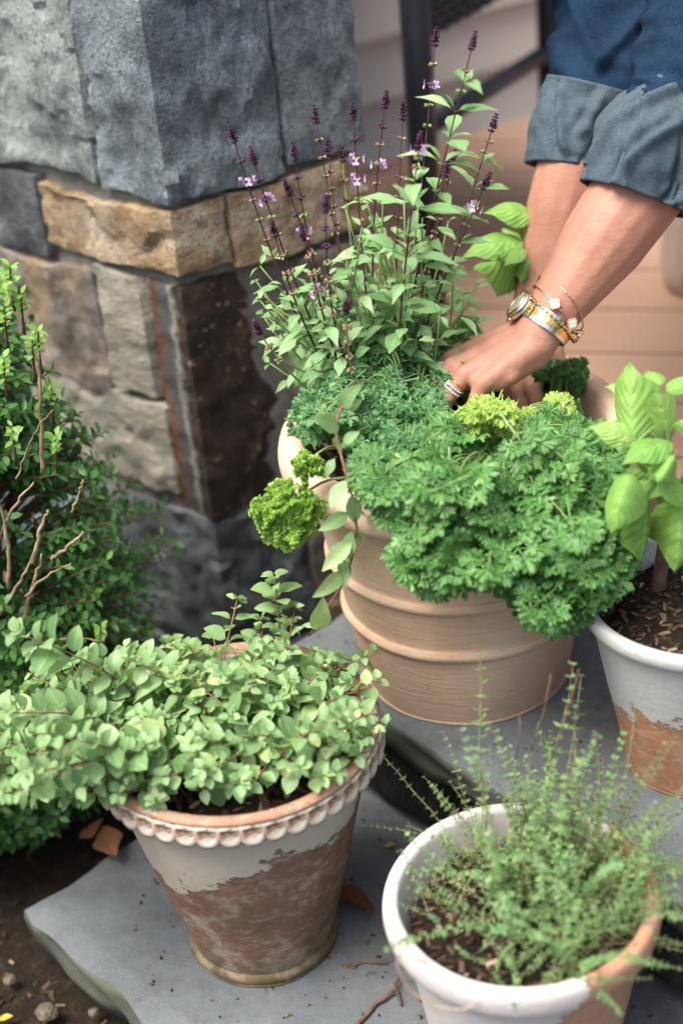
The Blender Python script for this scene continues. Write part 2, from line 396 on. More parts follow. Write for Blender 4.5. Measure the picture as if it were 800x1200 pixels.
# ------------------------------------------------------------------ stone pier
PC = np.array([-.156, 1.8]); ER = np.array([cos(radians(29)), sin(radians(29))]); EL = np.array([cos(radians(139)), sin(radians(139))])
def pier():
    root = thing('stone_pier', 'rough fieldstone pier with blue grey, tan and rust brown stones', 'pier', (PC[0], PC[1], -.09))
    fr = Matrix(((ER[0], EL[0], 0, 0), (ER[1], EL[1], 0, 0), (0, 0, 1, .09), (0, 0, 0, 1)))
    def W(a, b, z): return (a, b, z)
    def skew(me): me.transform(fr); return me
    V, F = gridbox((10, 16, 40)); out = []
    for a, b, c in V:
        q = Vector((a * 9, b * 9, c * 30)); k = .004 * noise.noise(q)
        out.append((.008 + .226 * a + k, .008 + .53 * b + k, -.12 + 1.42 * c))
    ob('mortar', skew(me_np('mortar', out, F, [M['mortar']])), root)
    # (a0,a1,b0,b1,z0,z1, material, roughness of face, tilt)
    st = [(.0, .142, .0, .100, .647, .985, 'blue', .013), (.0, .13, .112, .36, .655, .99, 'green', .012), (.155, .243, -.002, .2, .652, 1.0, 'blue', .006),
          (.0, .13, .372, .56, .69, .98, 'blue', .01), (.0, .13, .372, .56, .60, .68, 'dim', .008),
          (.0, .060, .0, .208, .558, .634, 'tan', .011), (.074, .243, -.002, .2, .552, .636, 'tan', .009), (.0, .13, .22, .36, .545, .64, 'dim', .01),
          (.0, .134, .0, .06, .242, .545, 'rust', .008), (.0, .13, .069, .132, .392, .545, 'pale', .009), (.0, .13, .146, .33, .372, .535, 'mauve', .012),
          (.0, .13, .056, .30, .258, .378, 'pale', .012), (.0, .13, .31, .56, .2, .36, 'dim', .012), (.0, .13, .345, .56, .375, .59, 'mauve', .012),
          (.14, .243, -.002, .2, .36, .54, 'mauve', .01), (.138, .243, -.002, .2, .18, .35, 'blue', .01),
          (.0, .12, .0, .23, .03, .232, 'dim', .014), (.0, .13, .242, .56, .02, .19, 'blue', .014), (.13, .243, -.002, .2, .0, .17, 'mauve', .01),
          (.0, .243, .0, .28, -.12, .02, 'dim', .014), (.0, .13, .29, .56, -.12, .01, 'mauve', .012),
          (.0, .15, .0, .22, .998, 1.27, 'green', .012), (.163, .243, -.002, .2, 1.01, 1.27, 'tan', .01), (.0, .13, .232, .56, 1.0, 1.27, 'blue', .012)]
    for k, (a0, a1, b0, b1, z0, z1, mk, am) in enumerate(st):
        d = (a1 - a0, b1 - b0, z1 - z0); cuts = [max(6, min(44, int(x / .007))) for x in d]
        V, F = gridbox(cuts); out = []; sd = Vector((k * 3.7, k * 1.3, 0))
        for a, b, c in V:
            p = np.array([a0 + d[0] * a, b0 + d[1] * b, z0 + d[2] * c]); q = Vector(p)
            # chiselled: blocky steps from voronoi cells plus rough noise, edges worn back
            n1 = noise.noise(q * 11 + sd); n2 = noise.noise(q * 34 + sd * 2); dd, pts = noise.voronoi(q * 14 + sd)
            n3 = noise.noise(q * 90 + sd); q2 = q * Vector((34, 34, 21)) + sd; dd2, p2 = noise.voronoi(q2); q1 = q * 13 + sd; dd1, p1 = noise.voronoi(q1)
            fac = .55 * noise.noise(p1[0] * 5.3) + .7 * (q1 - p1[0]).dot(noise.noise_vector(p1[0] * 3.7)) + .45 * noise.noise(p2[0] * 4.1) + .5 * (q2 - p2[0]).dot(noise.noise_vector(p2[0] * 2.9))
            f = am * (.85 * fac + .2 * n1 + .2 * n2 + .2 * n3) + .0075
            wob = .005 * noise.noise(q * 16 + sd * 3) + .003 * noise.noise(q * 45 + sd)
            u = np.array([a, b, c])
            e = [min(x, 1 - x) * L for x, L in zip(u, d)]
            g = 0
            if a == 0: g = 1; er = min(e[1], e[2])
            elif b == 0: g = 2; er = min(e[0], e[2])
            wear = 0
            if g: wear = .0018 * math.exp(-er / .002)
            if a == 0: p[0] -= f - wear
            if b == 0: p[1] -= f - wear
            if a == 1: p[0] += (f - wear if a1 > .24 else wob)
            if b == 1: p[1] += wob
            if c in (0, 1): p[2] += wob * 1.3 + (.006 * noise.noise(q * 6 + sd))
            out.append(p)
        out = np.array(out) - [a0, b0, z0]
        me = me_np('stone', out, F, [M[mk]]); me.set_sharp_from_angle(angle=radians(34))
        off = Vector(fr.to_3x3() @ Vector((a0, b0, z0)))
        if mk == 'rust':   # keep face coordinates as local coordinates for the seam pattern
            ob('stone', me, root, mw=Matrix.Translation(Vector((0, 0, .09)) + off) @ fr.to_3x3().to_4x4())
        else:
            me.transform(fr.to_3x3().to_4x4()); ob('stone', me, root, tuple(Vector((0, 0, .09)) + off))
pier()

# ------------------------------------------------------------------ deck chair
def chair():
    L1, L2, L3, L4 = np.array([.155, 2.2]), np.array([.375, 2.51]), np.array([-.19, 2.44]), np.array([.03, 2.75])
    root = thing('deck_chair', 'dark navy metal and woven outdoor chair on the deck', 'chair', (*L1, .30))
    def rel(p, z): return np.array([p[0] - L1[0], p[1] - L1[1], z])
    for p in (L1, L2, L3, L4):
        ht = .90 if p is L4 or p is L3 else .64
        V, F = tube([rel(p, 0), rel(p, .25), rel(p, ht)], [.02, .02, .02], 8); ob('leg', me_np('leg', V, F, [M['chairm']]), root)
    def bar(nm, p, q, z, r=.013):
        V, F = tube([rel(p, z), rel((p + q) / 2, z), rel(q, z)], r, 8); ob(nm, me_np(nm, V, F, [M['chairm']]), root)
    bar('stretcher', L1, L2, .265); bar('stretcher', L3, L4, .265)
    bar('arm_rest', L1, L3, .64, .02); bar('arm_rest', L2, L4, .64, .02)
    V, F = gridbox((6, 6, 2)); out = []
    for a, b, c in V:
        p = L1 + (L2 - L1) * a + (L3 - L1) * b; out.append(rel(p, .46 + .05 * c - .02 * sin(pi * a) * sin(pi * b)))
    seat = ob('seat', me_np('seat', out, F, [M['chairm']]), root)
    # woven apron under the seat on the side we look at: strands over a panel
    q = MB(); A, B = L1 + (L2 - L1) * .03, L1 + (L2 - L1) * .97; nn = nrm([(L2 - L1)[1], -(L2 - L1)[0]])
    for r_ in range(7):
        z = .385 + r_ * .012
        pts = [rel(A + (B - A) * t + nn * (.004 * (-1) ** (i + r_)), z) for i, t in enumerate(np.linspace(0, 1, 25))]
        q.add(*tube(pts, .0062, 5))
    ob('woven_apron', q.mesh('woven_apron', [M['chairm']]), root)
    V, F = gridbox((8, 2, 8)); out = []
    for a, b, c in V:
        p = L3 + (L4 - L3) * a - (L3 - L1) * .04 * b; out.append(rel(p, .5 + .38 * c))
    ob('backrest', me_np('backrest', out, F, [M['chairm']]), root)
chair()
#==PART2==
# ------------------------------------------------------------------ pots
def m_terracotta():
    t = NT('thrown_terracotta'); v = t.map((1, 1, 5)); n1 = t.noise(5, 7, .7); n2 = t.noise(7, 6, .65); n3 = t.noise(300, 2); wv = t.noise(110, 4, .6, t.map((.22, .22, 3.2)))
    col = t.ramp(n1, [(.3, (.44, .29, .195)), (.5, (.55, .39, .275)), (.7, (.6, .46, .35))])
    col = t.mix(t.ramp(n2, [(.45, 0), (.7, .55)]), col, (.6, .5, .42)); col = t.mix(t.ramp(wv, [(.5, 0), (.72, .26)]), col, (.36, .22, .14)); col = t.mix(t.ramp(t.noise(240, 3, .7), [(.6, 0), (.72, .5)]), col, (.25, .15, .09)); col = t.mix(t.math('MULTIPLY', t.ramp(t.xyz()[2], [(.0, .6), (.09, 0)]), t.ramp(n2, [(.35, 0), (.6, 1)])), col, (.3, .21, .15))
    return t.fin(col, .85, t.bump(wv, .0016, .6, t.bump(n3, .0005, .5)), .2)
M['terra'] = m_terracotta()

def m_peel(name, paint, clay, amount, zmid, zspan, tilt=(0, 0), edge=.5, sc=11, moss=0.0, seed=0.0, hmoss=.06, stain=0.0):
    """old paint over clay: the clay shows where noise beats the height-dependent threshold"""
    t = NT(name); s_ = t.xyz(); v = t.map(loc=(seed, seed * .7, seed * 1.3)); vs = t.map((1, 1, 2.2), (seed, seed, 0))
    n1 = t.noise(sc, 8, .72, vs); n2 = t.noise(140, 4, .6, v); n0 = t.noise(4.0, 3, .5, v)
    g = t.math('DIVIDE', t.math('SUBTRACT', s_[2], zmid), zspan)
    g = t.math('ADD', g, t.math('ADD', t.math('MULTIPLY', s_[0], tilt[0]), t.math('MULTIPLY', s_[1], tilt[1])))
    k = t.math('ADD', t.math('MULTIPLY', t.math('SUBTRACT', n1, .5), 4.2), t.math('ADD', g, t.math('MULTIPLY', t.math('SUBTRACT', n0, .5), 3.0)))
    k = t.math('ADD', k, amount); mask = t.ramp(k, [(.49, 0), (.51, 1)])
    cl = t.mix(t.noise(26, 5, .65, v), tuple(c * .62 for c in clay), tuple(min(1, c * 1.3) for c in clay))
    cl = t.mix(t.ramp(t.noise(15, 6, .7, t.map(loc=(9, seed, 2))), [(.52, 0), (.6, .5 * (.3 + stain))]), cl, (.5, .46, .36))
    cl = t.mix(t.ramp(t.noise(44, 7, .8, vs), [(.5, 0), (.66, .55)]), cl, (.44, .38, .31)); pn = t.mix(t.noise(30, 5, .6, v), tuple(c * .82 for c in paint), paint); pn = t.mix(t.ramp(n2, [(.6, 0), (.8, .4)]), pn, tuple(c * .6 for c in paint)); pn = t.mix(t.ramp(t.noise(5, 6, .7, t.map((1, 1, .5), (seed, 3, 1))), [(.45, 0), (.7, .4)]), pn, (paint[0] * .62, paint[1] * .55, paint[2] * .46)); cl = t.mix(t.ramp(k, [(.2, 0), (.47, .45)]), cl, tuple(c * .5 for c in clay))
    col = t.mix(mask, cl, pn)
    if stain: col = t.mix(t.math('MULTIPLY', t.ramp(t.noise(7, 6, .7, t.map((1, 1, .4), (2, seed, 5))), [(.45, 0), (.62, 1)]), t.ramp(s_[2], [(.1, stain), (.2, 0)])), col, (.075, .055, .035))
    if moss:
        mk = t.math('MULTIPLY', t.ramp(s_[2], [(0, 1), (hmoss, 0)]), t.ramp(t.noise(30, 5), [(.35, 0), (.6, 1)])); col = t.mix(t.math('MULTIPLY', mk, moss), col, (.045, .06, .02))
    return t.fin(col, .8, t.bump(mask, .003, 1.0, t.bump(n2, .0012, .7)), .3)
M['oreg_pot'] = m_peel('peeling_cream_pot', (.5, .47, .38), (.2, .115, .075), .75, .175, .05, (-6.5, 1.5), sc=12, moss=.9, seed=4.2, hmoss=.05, stain=.6)
M['oreg_rim'] = m_peel('worn_white_rim', (.47, .43, .37), (.33, .18, .115), .18, 0, 4.0, sc=46, seed=8.0)
M['thyme_pot'] = m_peel('white_washed_pot', (.53, .515, .505), (.42, .22, .13), 1.5, .12, .16, (-24, 6), sc=10, seed=1.4)
M['white_pot'] = m_peel('grey_white_pot', (.43, .45, .45), (.34, .17, .09), .75, .105, .045, (-2, 0), sc=15, seed=6.0)
M['inner'] = m_plain('bare_clay', (.45, .23, .14), .9, .15, 0, .3, 40)

def pot(name, label, loc, prof, mat, rim_from, group=None, wob=.0012, inner=None, soil_r=.1, soil_z=.2, soil_lump=.006, soil_label=None):
    """prof runs base centre -> outside -> over the rim -> inside; rim_from = profile index where the rim part starts"""
    root = thing(name, label, 'pot', loc, group)
    P = smooth_prof(prof, 4); i = rim_from * 4
    V, F = lathe(P[:i + 1], 96, wob, loc[0] * 9); ob('pot_wall', me_np('pot_wall', V, F, [M[mat]]), root)
    V, F = lathe(P[i:], 96, wob, loc[0] * 9); ob('rim', me_np('rim', V, F, [M[inner or mat]]), root)
    return root

def soil(loc, r, label, chips=260, lump=.008, chip=.006, seed=1):
    """potting soil as a lumpy disc with bark bits"""
    rg = np.random.default_rng(seed); V = [(0, 0, 0)]; F = []; nr, na = 16, 56
    for i in range(1, nr + 1):
        for j in range(na):
            a = 2 * pi * j / na; q = r * i / nr
            x, y = q * cos(a), q * sin(a); P = Vector((x * 30 + seed, y * 30, seed))
            z = lump * noise.noise(P) + lump * .6 * noise.noise(P * 3.1) + (.012 * (1 - (i / nr) ** 2)) - (.02 if i == nr else 0)
            V.append((x, y, z))
    for j in range(na): F.append((0, 1 + j, 1 + (j + 1) % na))
    for i in range(nr - 1):
        for j in range(na):
            k = (j + 1) % na; F.append((1 + i * na + j, 1 + (i + 1) * na + j, 1 + (i + 1) * na + k, 1 + i * na + k))
    o = tag(ob('potting_soil', me_np('potting_soil', V, F, [M['soil']]), None, tuple(map(float, loc))), label, 'soil', kind='stuff')
    q = MB()
    for _ in range(chips):
        a = rg.uniform(0, 2 * pi); d = r * .97 * sqrt(rg.uniform(0, 1)); L = chip * rg.uniform(.4, 1.8)
        B = np.array(box((-L, -L * .35, -L * .16), (L, L * .35, L * .16))[0]); E_ = Matrix.Rotation(rg.uniform(0, 6.3), 3, 'Z') @ Matrix.Rotation(rg.uniform(-.6, .6), 3, 'X') @ Matrix.Rotation(rg.uniform(-.5, .5), 3, 'Y')
        B = B * rg.uniform(.6, 1.2, (8, 1)) @ np.array(E_).T; x, y = d * cos(a), d * sin(a)
        P = Vector((x * 30 + seed, y * 30, seed)); z = lump * noise.noise(P) + lump * .6 * noise.noise(P * 3.1) + .012 * (1 - (d / r) ** 2) + L * .2
        q.add(B + [x, y, z], box((0, 0, 0), (1, 1, 1))[1])
    ob('bark_bits', q.mesh('bark_bits', [M['chips']], False), o, kind='stuff')
    return o

BIG = np.array([.125, 1.558, .16]); ORE = np.array([-.124, 1.332, 0.0]); THY = np.array([.128, 1.138, 0.0]); WHI = np.array([.338, 1.362, .16])
pot('terracotta_pot', 'big ringed terracotta pot packed with parsley and flowering basil', BIG,
    [(0, 0), (.104, 0), (.1125, .004), (.1145, .012), (.1225, .055), (.1295, .092), (.1335, .097), (.136, .103), (.1335, .109), (.1315, .113),
     (.1395, .158), (.144, .164), (.1465, .170), (.144, .176), (.1425, .18), (.154, .232), (.161, .262), (.1645, .267), (.176, .269), (.183, .277), (.1855, .290), (.182, .303), (.173, .3105), (.162, .3095), (.156, .300), (.152, .27), (.142, .2)],
    'terra', 17, wob=.0015)
soil(BIG + [0, 0, .274], .150, 'dark potting soil inside the big ringed terracotta pot', 500, chip=.0045, seed=2)
r_ = pot('painted_pot', 'peeling cream pot with scalloped rim holding the oregano', ORE,
    [(0, 0), (.072, 0), (.0785, .003), (.0805, .009), (.080, .013), (.0785, .016), (.0785, .022), (.090, .075), (.104, .13), (.117, .19), (.128, .238), (.130, .244), (.137, .246), (.1385, .254), (.138, .268), (.136, .272), (.129, .272), (.125, .268), (.121, .24), (.108, .17)],
    'oreg_pot', 11, wob=.0016, inner='oreg_rim')
def scallops(root):
    n = 43; R_, wd, ht = .1392, .0128, .0235; V = []; F = []
    out = [(-1, 0), (-1, -.45), (-.86, -.72), (-.55, -.92), (0, -1.0), (.55, -.92), (.86, -.72), (1, -.45), (1, 0)]
    for ly, sc in ((.0, 1.0), (.0034, .97), (.0052, .70), (.0042, .62)):
        for x, z in out: V.append((x * wd * sc, ly, (z * ht) if sc > .9 else (-.1 * ht + z * ht * sc)))
    m = len(out)
    for l in range(3):
        for i in range(m - 1): F.append((l * m + i, l * m + i + 1, (l + 1) * m + i + 1, (l + 1) * m + i))
        F.append((l * m + m - 1, l * m, (l + 1) * m, (l + 1) * m + m - 1))
    F.append(tuple(3 * m + i for i in range(m)))
    me = me_np('scallop', V, [f[::-1] for f in F], [M['oreg_rim']])
    for k in range(n):
        a = 2 * pi * k / n
        mw = Matrix.Translation((R_ * cos(a), R_ * sin(a), .2725)) @ Matrix.Rotation(a - pi / 2, 4, 'Z') @ Matrix.Rotation(radians(7 + 2.5 * (k % 2) + RNG.uniform(-1.5, 1.5)), 4, 'X')
        ob('scallop', me, root, mw=mw)
    V, F = lathe([(.1345, .2715), (.1395, .2705), (.143, .2735), (.1415, .2775), (.136, .2785), (.130, .2765), (.1275, .2695)], 96, .0012, 3)
    ob('rim_bead', me_np('rim_bead', V, F, [M['oreg_rim']]), root)
scallops(r_)
soil(ORE + [0, 0, .243], .119, 'dark soil under the oregano in the scalloped pot', 200, seed=3)
pot('whitewashed_pot', 'whitewashed pot with worn orange side holding the thyme', THY,
    [(0, 0), (.078, 0), (.084, .004), (.0865, .02), (.097, .09), (.108, .158), (.1105, .172), (.113, .176), (.1205, .179), (.1245, .187), (.1255, .199), (.1235, .2075), (.118, .2105), (.1125, .2085), (.1095, .2), (.104, .17), (.09, .1)],
    'thyme_pot', 8)
soil(THY + [0, 0, .178], .1035, 'bark strewn soil under the thyme', 700, chip=.0038, seed=4)
pot('glazed_pot', 'grey white pot flaking to orange clay holding the broad leaf basil', WHI,
    [(0, 0), (.064, 0), (.0705, .004), (.073, .015), (.086, .085), (.099, .15), (.105, .178), (.1075, .184), (.112, .1865), (.1155, .191), (.1165, .198), (.1145, .2035), (.110, .2045), (.105, .202), (.102, .19), (.094, .15)],
    'white_pot', 7, wob=.001)
soil(WHI + [0, 0, .178], .097, 'dark bark soil inside the grey white flaking pot', 620, chip=.003, seed=5)

# ------------------------------------------------------------------ leaves
def mleaf(name, mat, wid, prof, seg=6, cols=4, fold=.15, droop=.15, cup=0.0, ruf=0.0, quilt=0.0, seed=0, stalk=0.0, tooth=0.0):
    """a leaf along +Y, length 1, facing +Z"""
    V = []; UV = []; F = []; xs = np.linspace(-1, 1, cols + 1); pt = np.linspace(0, 1, len(prof))
    for i in range(seg + 1):
        t = i / seg; w_ = np.interp(t, pt, prof) * wid / 2 * (1 + (tooth if i % 2 else -tooth))
        for x in xs:
            z = fold * abs(x) * w_ - droop * t * t - cup * (x * w_) ** 2 * 4 + ruf * sin(t * 9 + seed + (2 if x > 0 else 0)) * abs(x) * .5
            if quilt: z += quilt * (1.3 * abs(sin(t * 11 - abs(x) * 2.2)) - .6 + 1.5 * noise.noise(Vector((x * 2.5, t * 7, seed * 5)))) * (1 - abs(x) * .3) * (0 if abs(x) < .05 else 1)
            V.append((x * w_ + ruf * .3 * sin(t * 4 + seed), stalk + t * (1 - .08 * droop), z)); UV.append((x / 2 + .5, t))
    c = cols + 1
    for i in range(seg):
        for j in range(cols): F.append((i * c + j, i * c + j + 1, (i + 1) * c + j + 1, (i + 1) * c + j))
    if stalk:
        n0 = len(V); V += [(-.012, 0, 0), (.012, 0, 0)]; UV += [(.5, 0), (.5, 0)]; F.append((n0, n0 + 1, cols // 2 + 1, cols // 2 - 1) if cols > 2 else (n0, n0 + 1, 2, 0))
    return me_np(name, V, F, [mat], True, UV)

def mparsley(name, mat, seed, curl=.12, tight=1.0):
    """a parsley spray along +Y: branching stalk with toothed three-lobed leaflets"""
    rg = np.random.default_rng(seed); V = []; F = []; UV = []
    def leaflet(p, ang, size, tilt):
        n0 = len(V); a0 = cos(ang); b0 = sin(ang)
        lob = []
        for la, ll in ((-62, .86), (0, 1.0), (62, .86)):
            for da, m in ((-29, .40), (-25, .74), (-17, .88), (-10, .80), (-4, 1.0), (4, 1.0), (10, .80), (17, .88), (25, .74), (29, .40)): lob.append((la + da + rg.uniform(-2, 2), ll * m * rg.uniform(.92, 1.08)))
        lob.sort()
        V.append((p[0], p[1], p[2])); UV.append((.5, .5))
        ph = rg.uniform(0, 6)
        for k, (la, ll) in enumerate(lob):
            th = radians(la); x = sin(th) * ll * size; y = cos(th) * ll * size
            z = size * (curl * sin(k * 1.35 + ph) + tilt * ll * ll)
            V.append((p[0] + x * a0 + y * b0, p[1] - x * b0 + y * a0, p[2] + z)); UV.append((.3, .3))
        for k in range(len(lob) - 1): F.append((n0, n0 + 2 + k, n0 + 1 + k))
    def stalk(a, b, r):
        n0 = len(V); d = nrm(np.array(b) - a); s_ = np.cross(d, (0, 0, 1)) * r
        for q in (np.array(a) - s_, np.array(a) + s_, np.array(b) + s_ * .6, np.array(b) - s_ * .6): V.append(tuple(q)); UV.append((.5, .5))
        F.append((n0, n0 + 1, n0 + 2, n0 + 3))
    stalk((0, -.35, -.02), (0, .75, 0), .02)
    for t, L, sz in ((.18, .44, .27), (.45, .36, .26), (.68, .2, .22)):
        for sgn in (-1, 1):
            an = sgn * radians(rg.uniform(52, 68)); e = np.array([sin(an) * L * tight, t + cos(an) * L * tight, rg.uniform(-.05, .1)])
            stalk((0, t, 0), e, .013); leaflet(e - [0, .02, 0], an * .9, sz * rg.uniform(.9, 1.25), rg.uniform(-.5, .1))
            if L > .2:
                m_ = np.array([0, t, 0]) * .4 + e * .6; leaflet(m_, an + sgn * .9, sz * .8, rg.uniform(-.4, .3)); leaflet(m_, an - sgn * .9, sz * .8, rg.uniform(-.4, .3))
    leaflet(np.array([0, .74, 0]), rg.uniform(-.15, .15), .30, -.3)
    return me_np(name, V, F, [mat], True, UV)

def Ml(pos, axis, normal, size):
    a = nrm(axis); n = np.asarray(normal, float); n = n - a * (n @ a); n = nrm(n if np.linalg.norm(n) > 1e-6 else [a[1], -a[0], .1]); x = np.cross(a, n)
    return np.array([[x[0] * size, a[0] * size, n[0] * size, pos[0]], [x[1] * size, a[1] * size, n[1] * size, pos[1]], [x[2] * size, a[2] * size, n[2] * size, pos[2]], [0, 0, 0, 1]])

def visible_rank(Ms, rad):
    """how much each leaf shows: discs splatted into a small depth buffer"""
    P = np.array([m[:3, 3] + m[:3, 1] * .5 for m in Ms]); pj = proj(P); S_ = .5; W_, H_ = 400, 600
    zb = np.full((H_, W_), 1e9); ib = np.full((H_, W_), -1, int)
    N = np.array([m[:3, 2] / (np.linalg.norm(m[:3, 2]) + 1e-9) for m in Ms]); vd = P - CPOS; vd /= np.linalg.norm(vd, axis=1)[:, None]
    face = np.abs((N * vd).sum(1)) * .8 + .2
    for i in np.argsort(pj[:, 2]):
        u, v, k = pj[i]; r = max(1.0, rad[i] * FPX / k * S_ * sqrt(face[i])); u *= S_; v *= S_
        x0, x1, y0, y1 = int(max(0, u - r)), int(min(W_, u + r + 1)), int(max(0, v - r)), int(min(H_, v + r + 1))
        if x0 >= x1 or y0 >= y1: continue
        sub = ib[y0:y1, x0:x1]; sub[sub < 0] = i
    c = np.bincount(ib[ib >= 0].ravel(), minlength=len(Ms)); return c

def put_leaves(root, leaves, part='leaf', most=296, rest='foliage', half=.35):
    """leaves: list of (mesh, 4x4 world matrix). The ones that show largest become parts, the others one stuff part"""
    base = np.array(root.location); Ms = [m for _, m in leaves]
    size = np.array([np.linalg.norm(m[:3, 1]) for m in Ms]) * half
    c = visible_rank(Ms, size); order = np.argsort(-c); keep = set(int(i) for i in order[:most] if c[i] > 0 or len(leaves) <= most)
    if len(leaves) <= most: keep = set(range(len(leaves)))
    cache = {}
    VV, FF, UU, n = [], [], [], 0; mat = leaves[0][0].materials[0]; by = {}
    for i, (me, m) in enumerate(leaves):
        m = m.copy(); m[:3, 3] -= base
        if i in keep: ob(part, me, root, mw=Matrix(m.tolist())); continue
        key = me.materials[0].name; by.setdefault(key, [[], [], [], 0, me.materials[0]]); B = by[key]
        if me.name not in cache:
            v = np.zeros(len(me.vertices) * 3); me.vertices.foreach_get('co', v); uv = np.zeros((len(me.vertices), 2)); l = me.uv_layers[0]
            for lp in me.loops: uv[lp.vertex_index] = l.data[lp.index].uv
            cache[me.name] = (v.reshape(-1, 3), [tuple(p.vertices) for p in me.polygons], uv)
        v, f, uv = cache[me.name]; B[0].append(v @ m[:3, :3].T + m[:3, 3]); B[2].append(uv); nn = B[3]; B[1] += [tuple(q + nn for q in t_) for t_ in f]; B[3] += len(v)
    for key, B in by.items(): ob(rest, me_np(rest, np.concatenate(B[0]), B[1], [B[4]], True, np.concatenate(B[2])), root, kind='stuff')

def jit(a): return RNG.normal(0, a, 3)
def perp(d, ang):
    d = nrm(d); a = np.array([0, 0, 1.0]) if abs(d[2]) < .95 else np.array([1.0, 0, 0]); x = nrm(np.cross(a, d)); y = np.cross(d, x); return x * cos(ang) + y * sin(ang)

M['stem_green'] = m_plain('green_stem', (.16, .24, .08), .6, .3, 0, .3, 60); M['stem_red'] = m_plain('reddish_stem', (.19, .09, .06), .6, .3, 0, .35, 70); M['stem_dark'] = m_plain('purple_stem', (.055, .022, .03), .55, .35, 0, .4, 80)
M['stem_thyme'] = m_plain('thyme_stem', (.22, .19, .1), .7, .2, 0, .4, 70); M['twig'] = m_plain('woody_twig', (.27, .2, .12), .85, .2, 0, .5, 60, .001); M['bark'] = m_plain('brown_stem', (.13, .08, .055), .85, .2, 0, .4, 60, .0015)
M['l_oreg'] = m_leaf('oregano_leaf', (.1, .21, .075), (.25, .41, .18), (.48, .58, .25), .34, .45, .55, .35)
M['l_thai'] = m_leaf('flowering_basil_leaf', (.13, .27, .1), (.26, .43, .2), (.44, .58, .3), .36, .5, .45, .4)
M['l_pars'] = m_leaf('parsley_leaf', (.045, .15, .03), (.1, .26, .06), (.21, .38, .115), .32, .45, .5, 0)
M['l_pars2'] = m_leaf('parsley_leaf_back', (.055, .17, .055), (.105, .26, .085), (.19, .37, .14), .3, .45, .5, 0)
M['l_lime'] = m_leaf('lime_parsley_leaf', (.26, .43, .07), (.4, .57, .14), (.58, .67, .26), .35, .5, .3, 0)
M['l_curl'] = m_leaf('curly_parsley_leaf', (.2, .42, .06), (.36, .58, .12), (.52, .68, .22), .3, .5, .3, 0)
M['l_basil'] = m_leaf('broad_basil_leaf', (.13, .3, .055), (.23, .43, .1), (.36, .55, .16), .3, .48, .4, .32, .4)
M['l_box'] = m_leaf('boxwood_leaf', (.03, .115, .024), (.075, .225, .05), (.17, .37, .09), .28, .35, .5, .3)
M['l_boxy'] = m_leaf('young_boxwood_leaf', (.12, .27, .05), (.2, .38, .08), (.3, .48, .12), .3, .4, .4, .3)
M['l_thym'] = m_leaf('thyme_leaf', (.11, .23, .085), (.21, .37, .16), (.42, .52, .2), .32, .55, .3, .1)

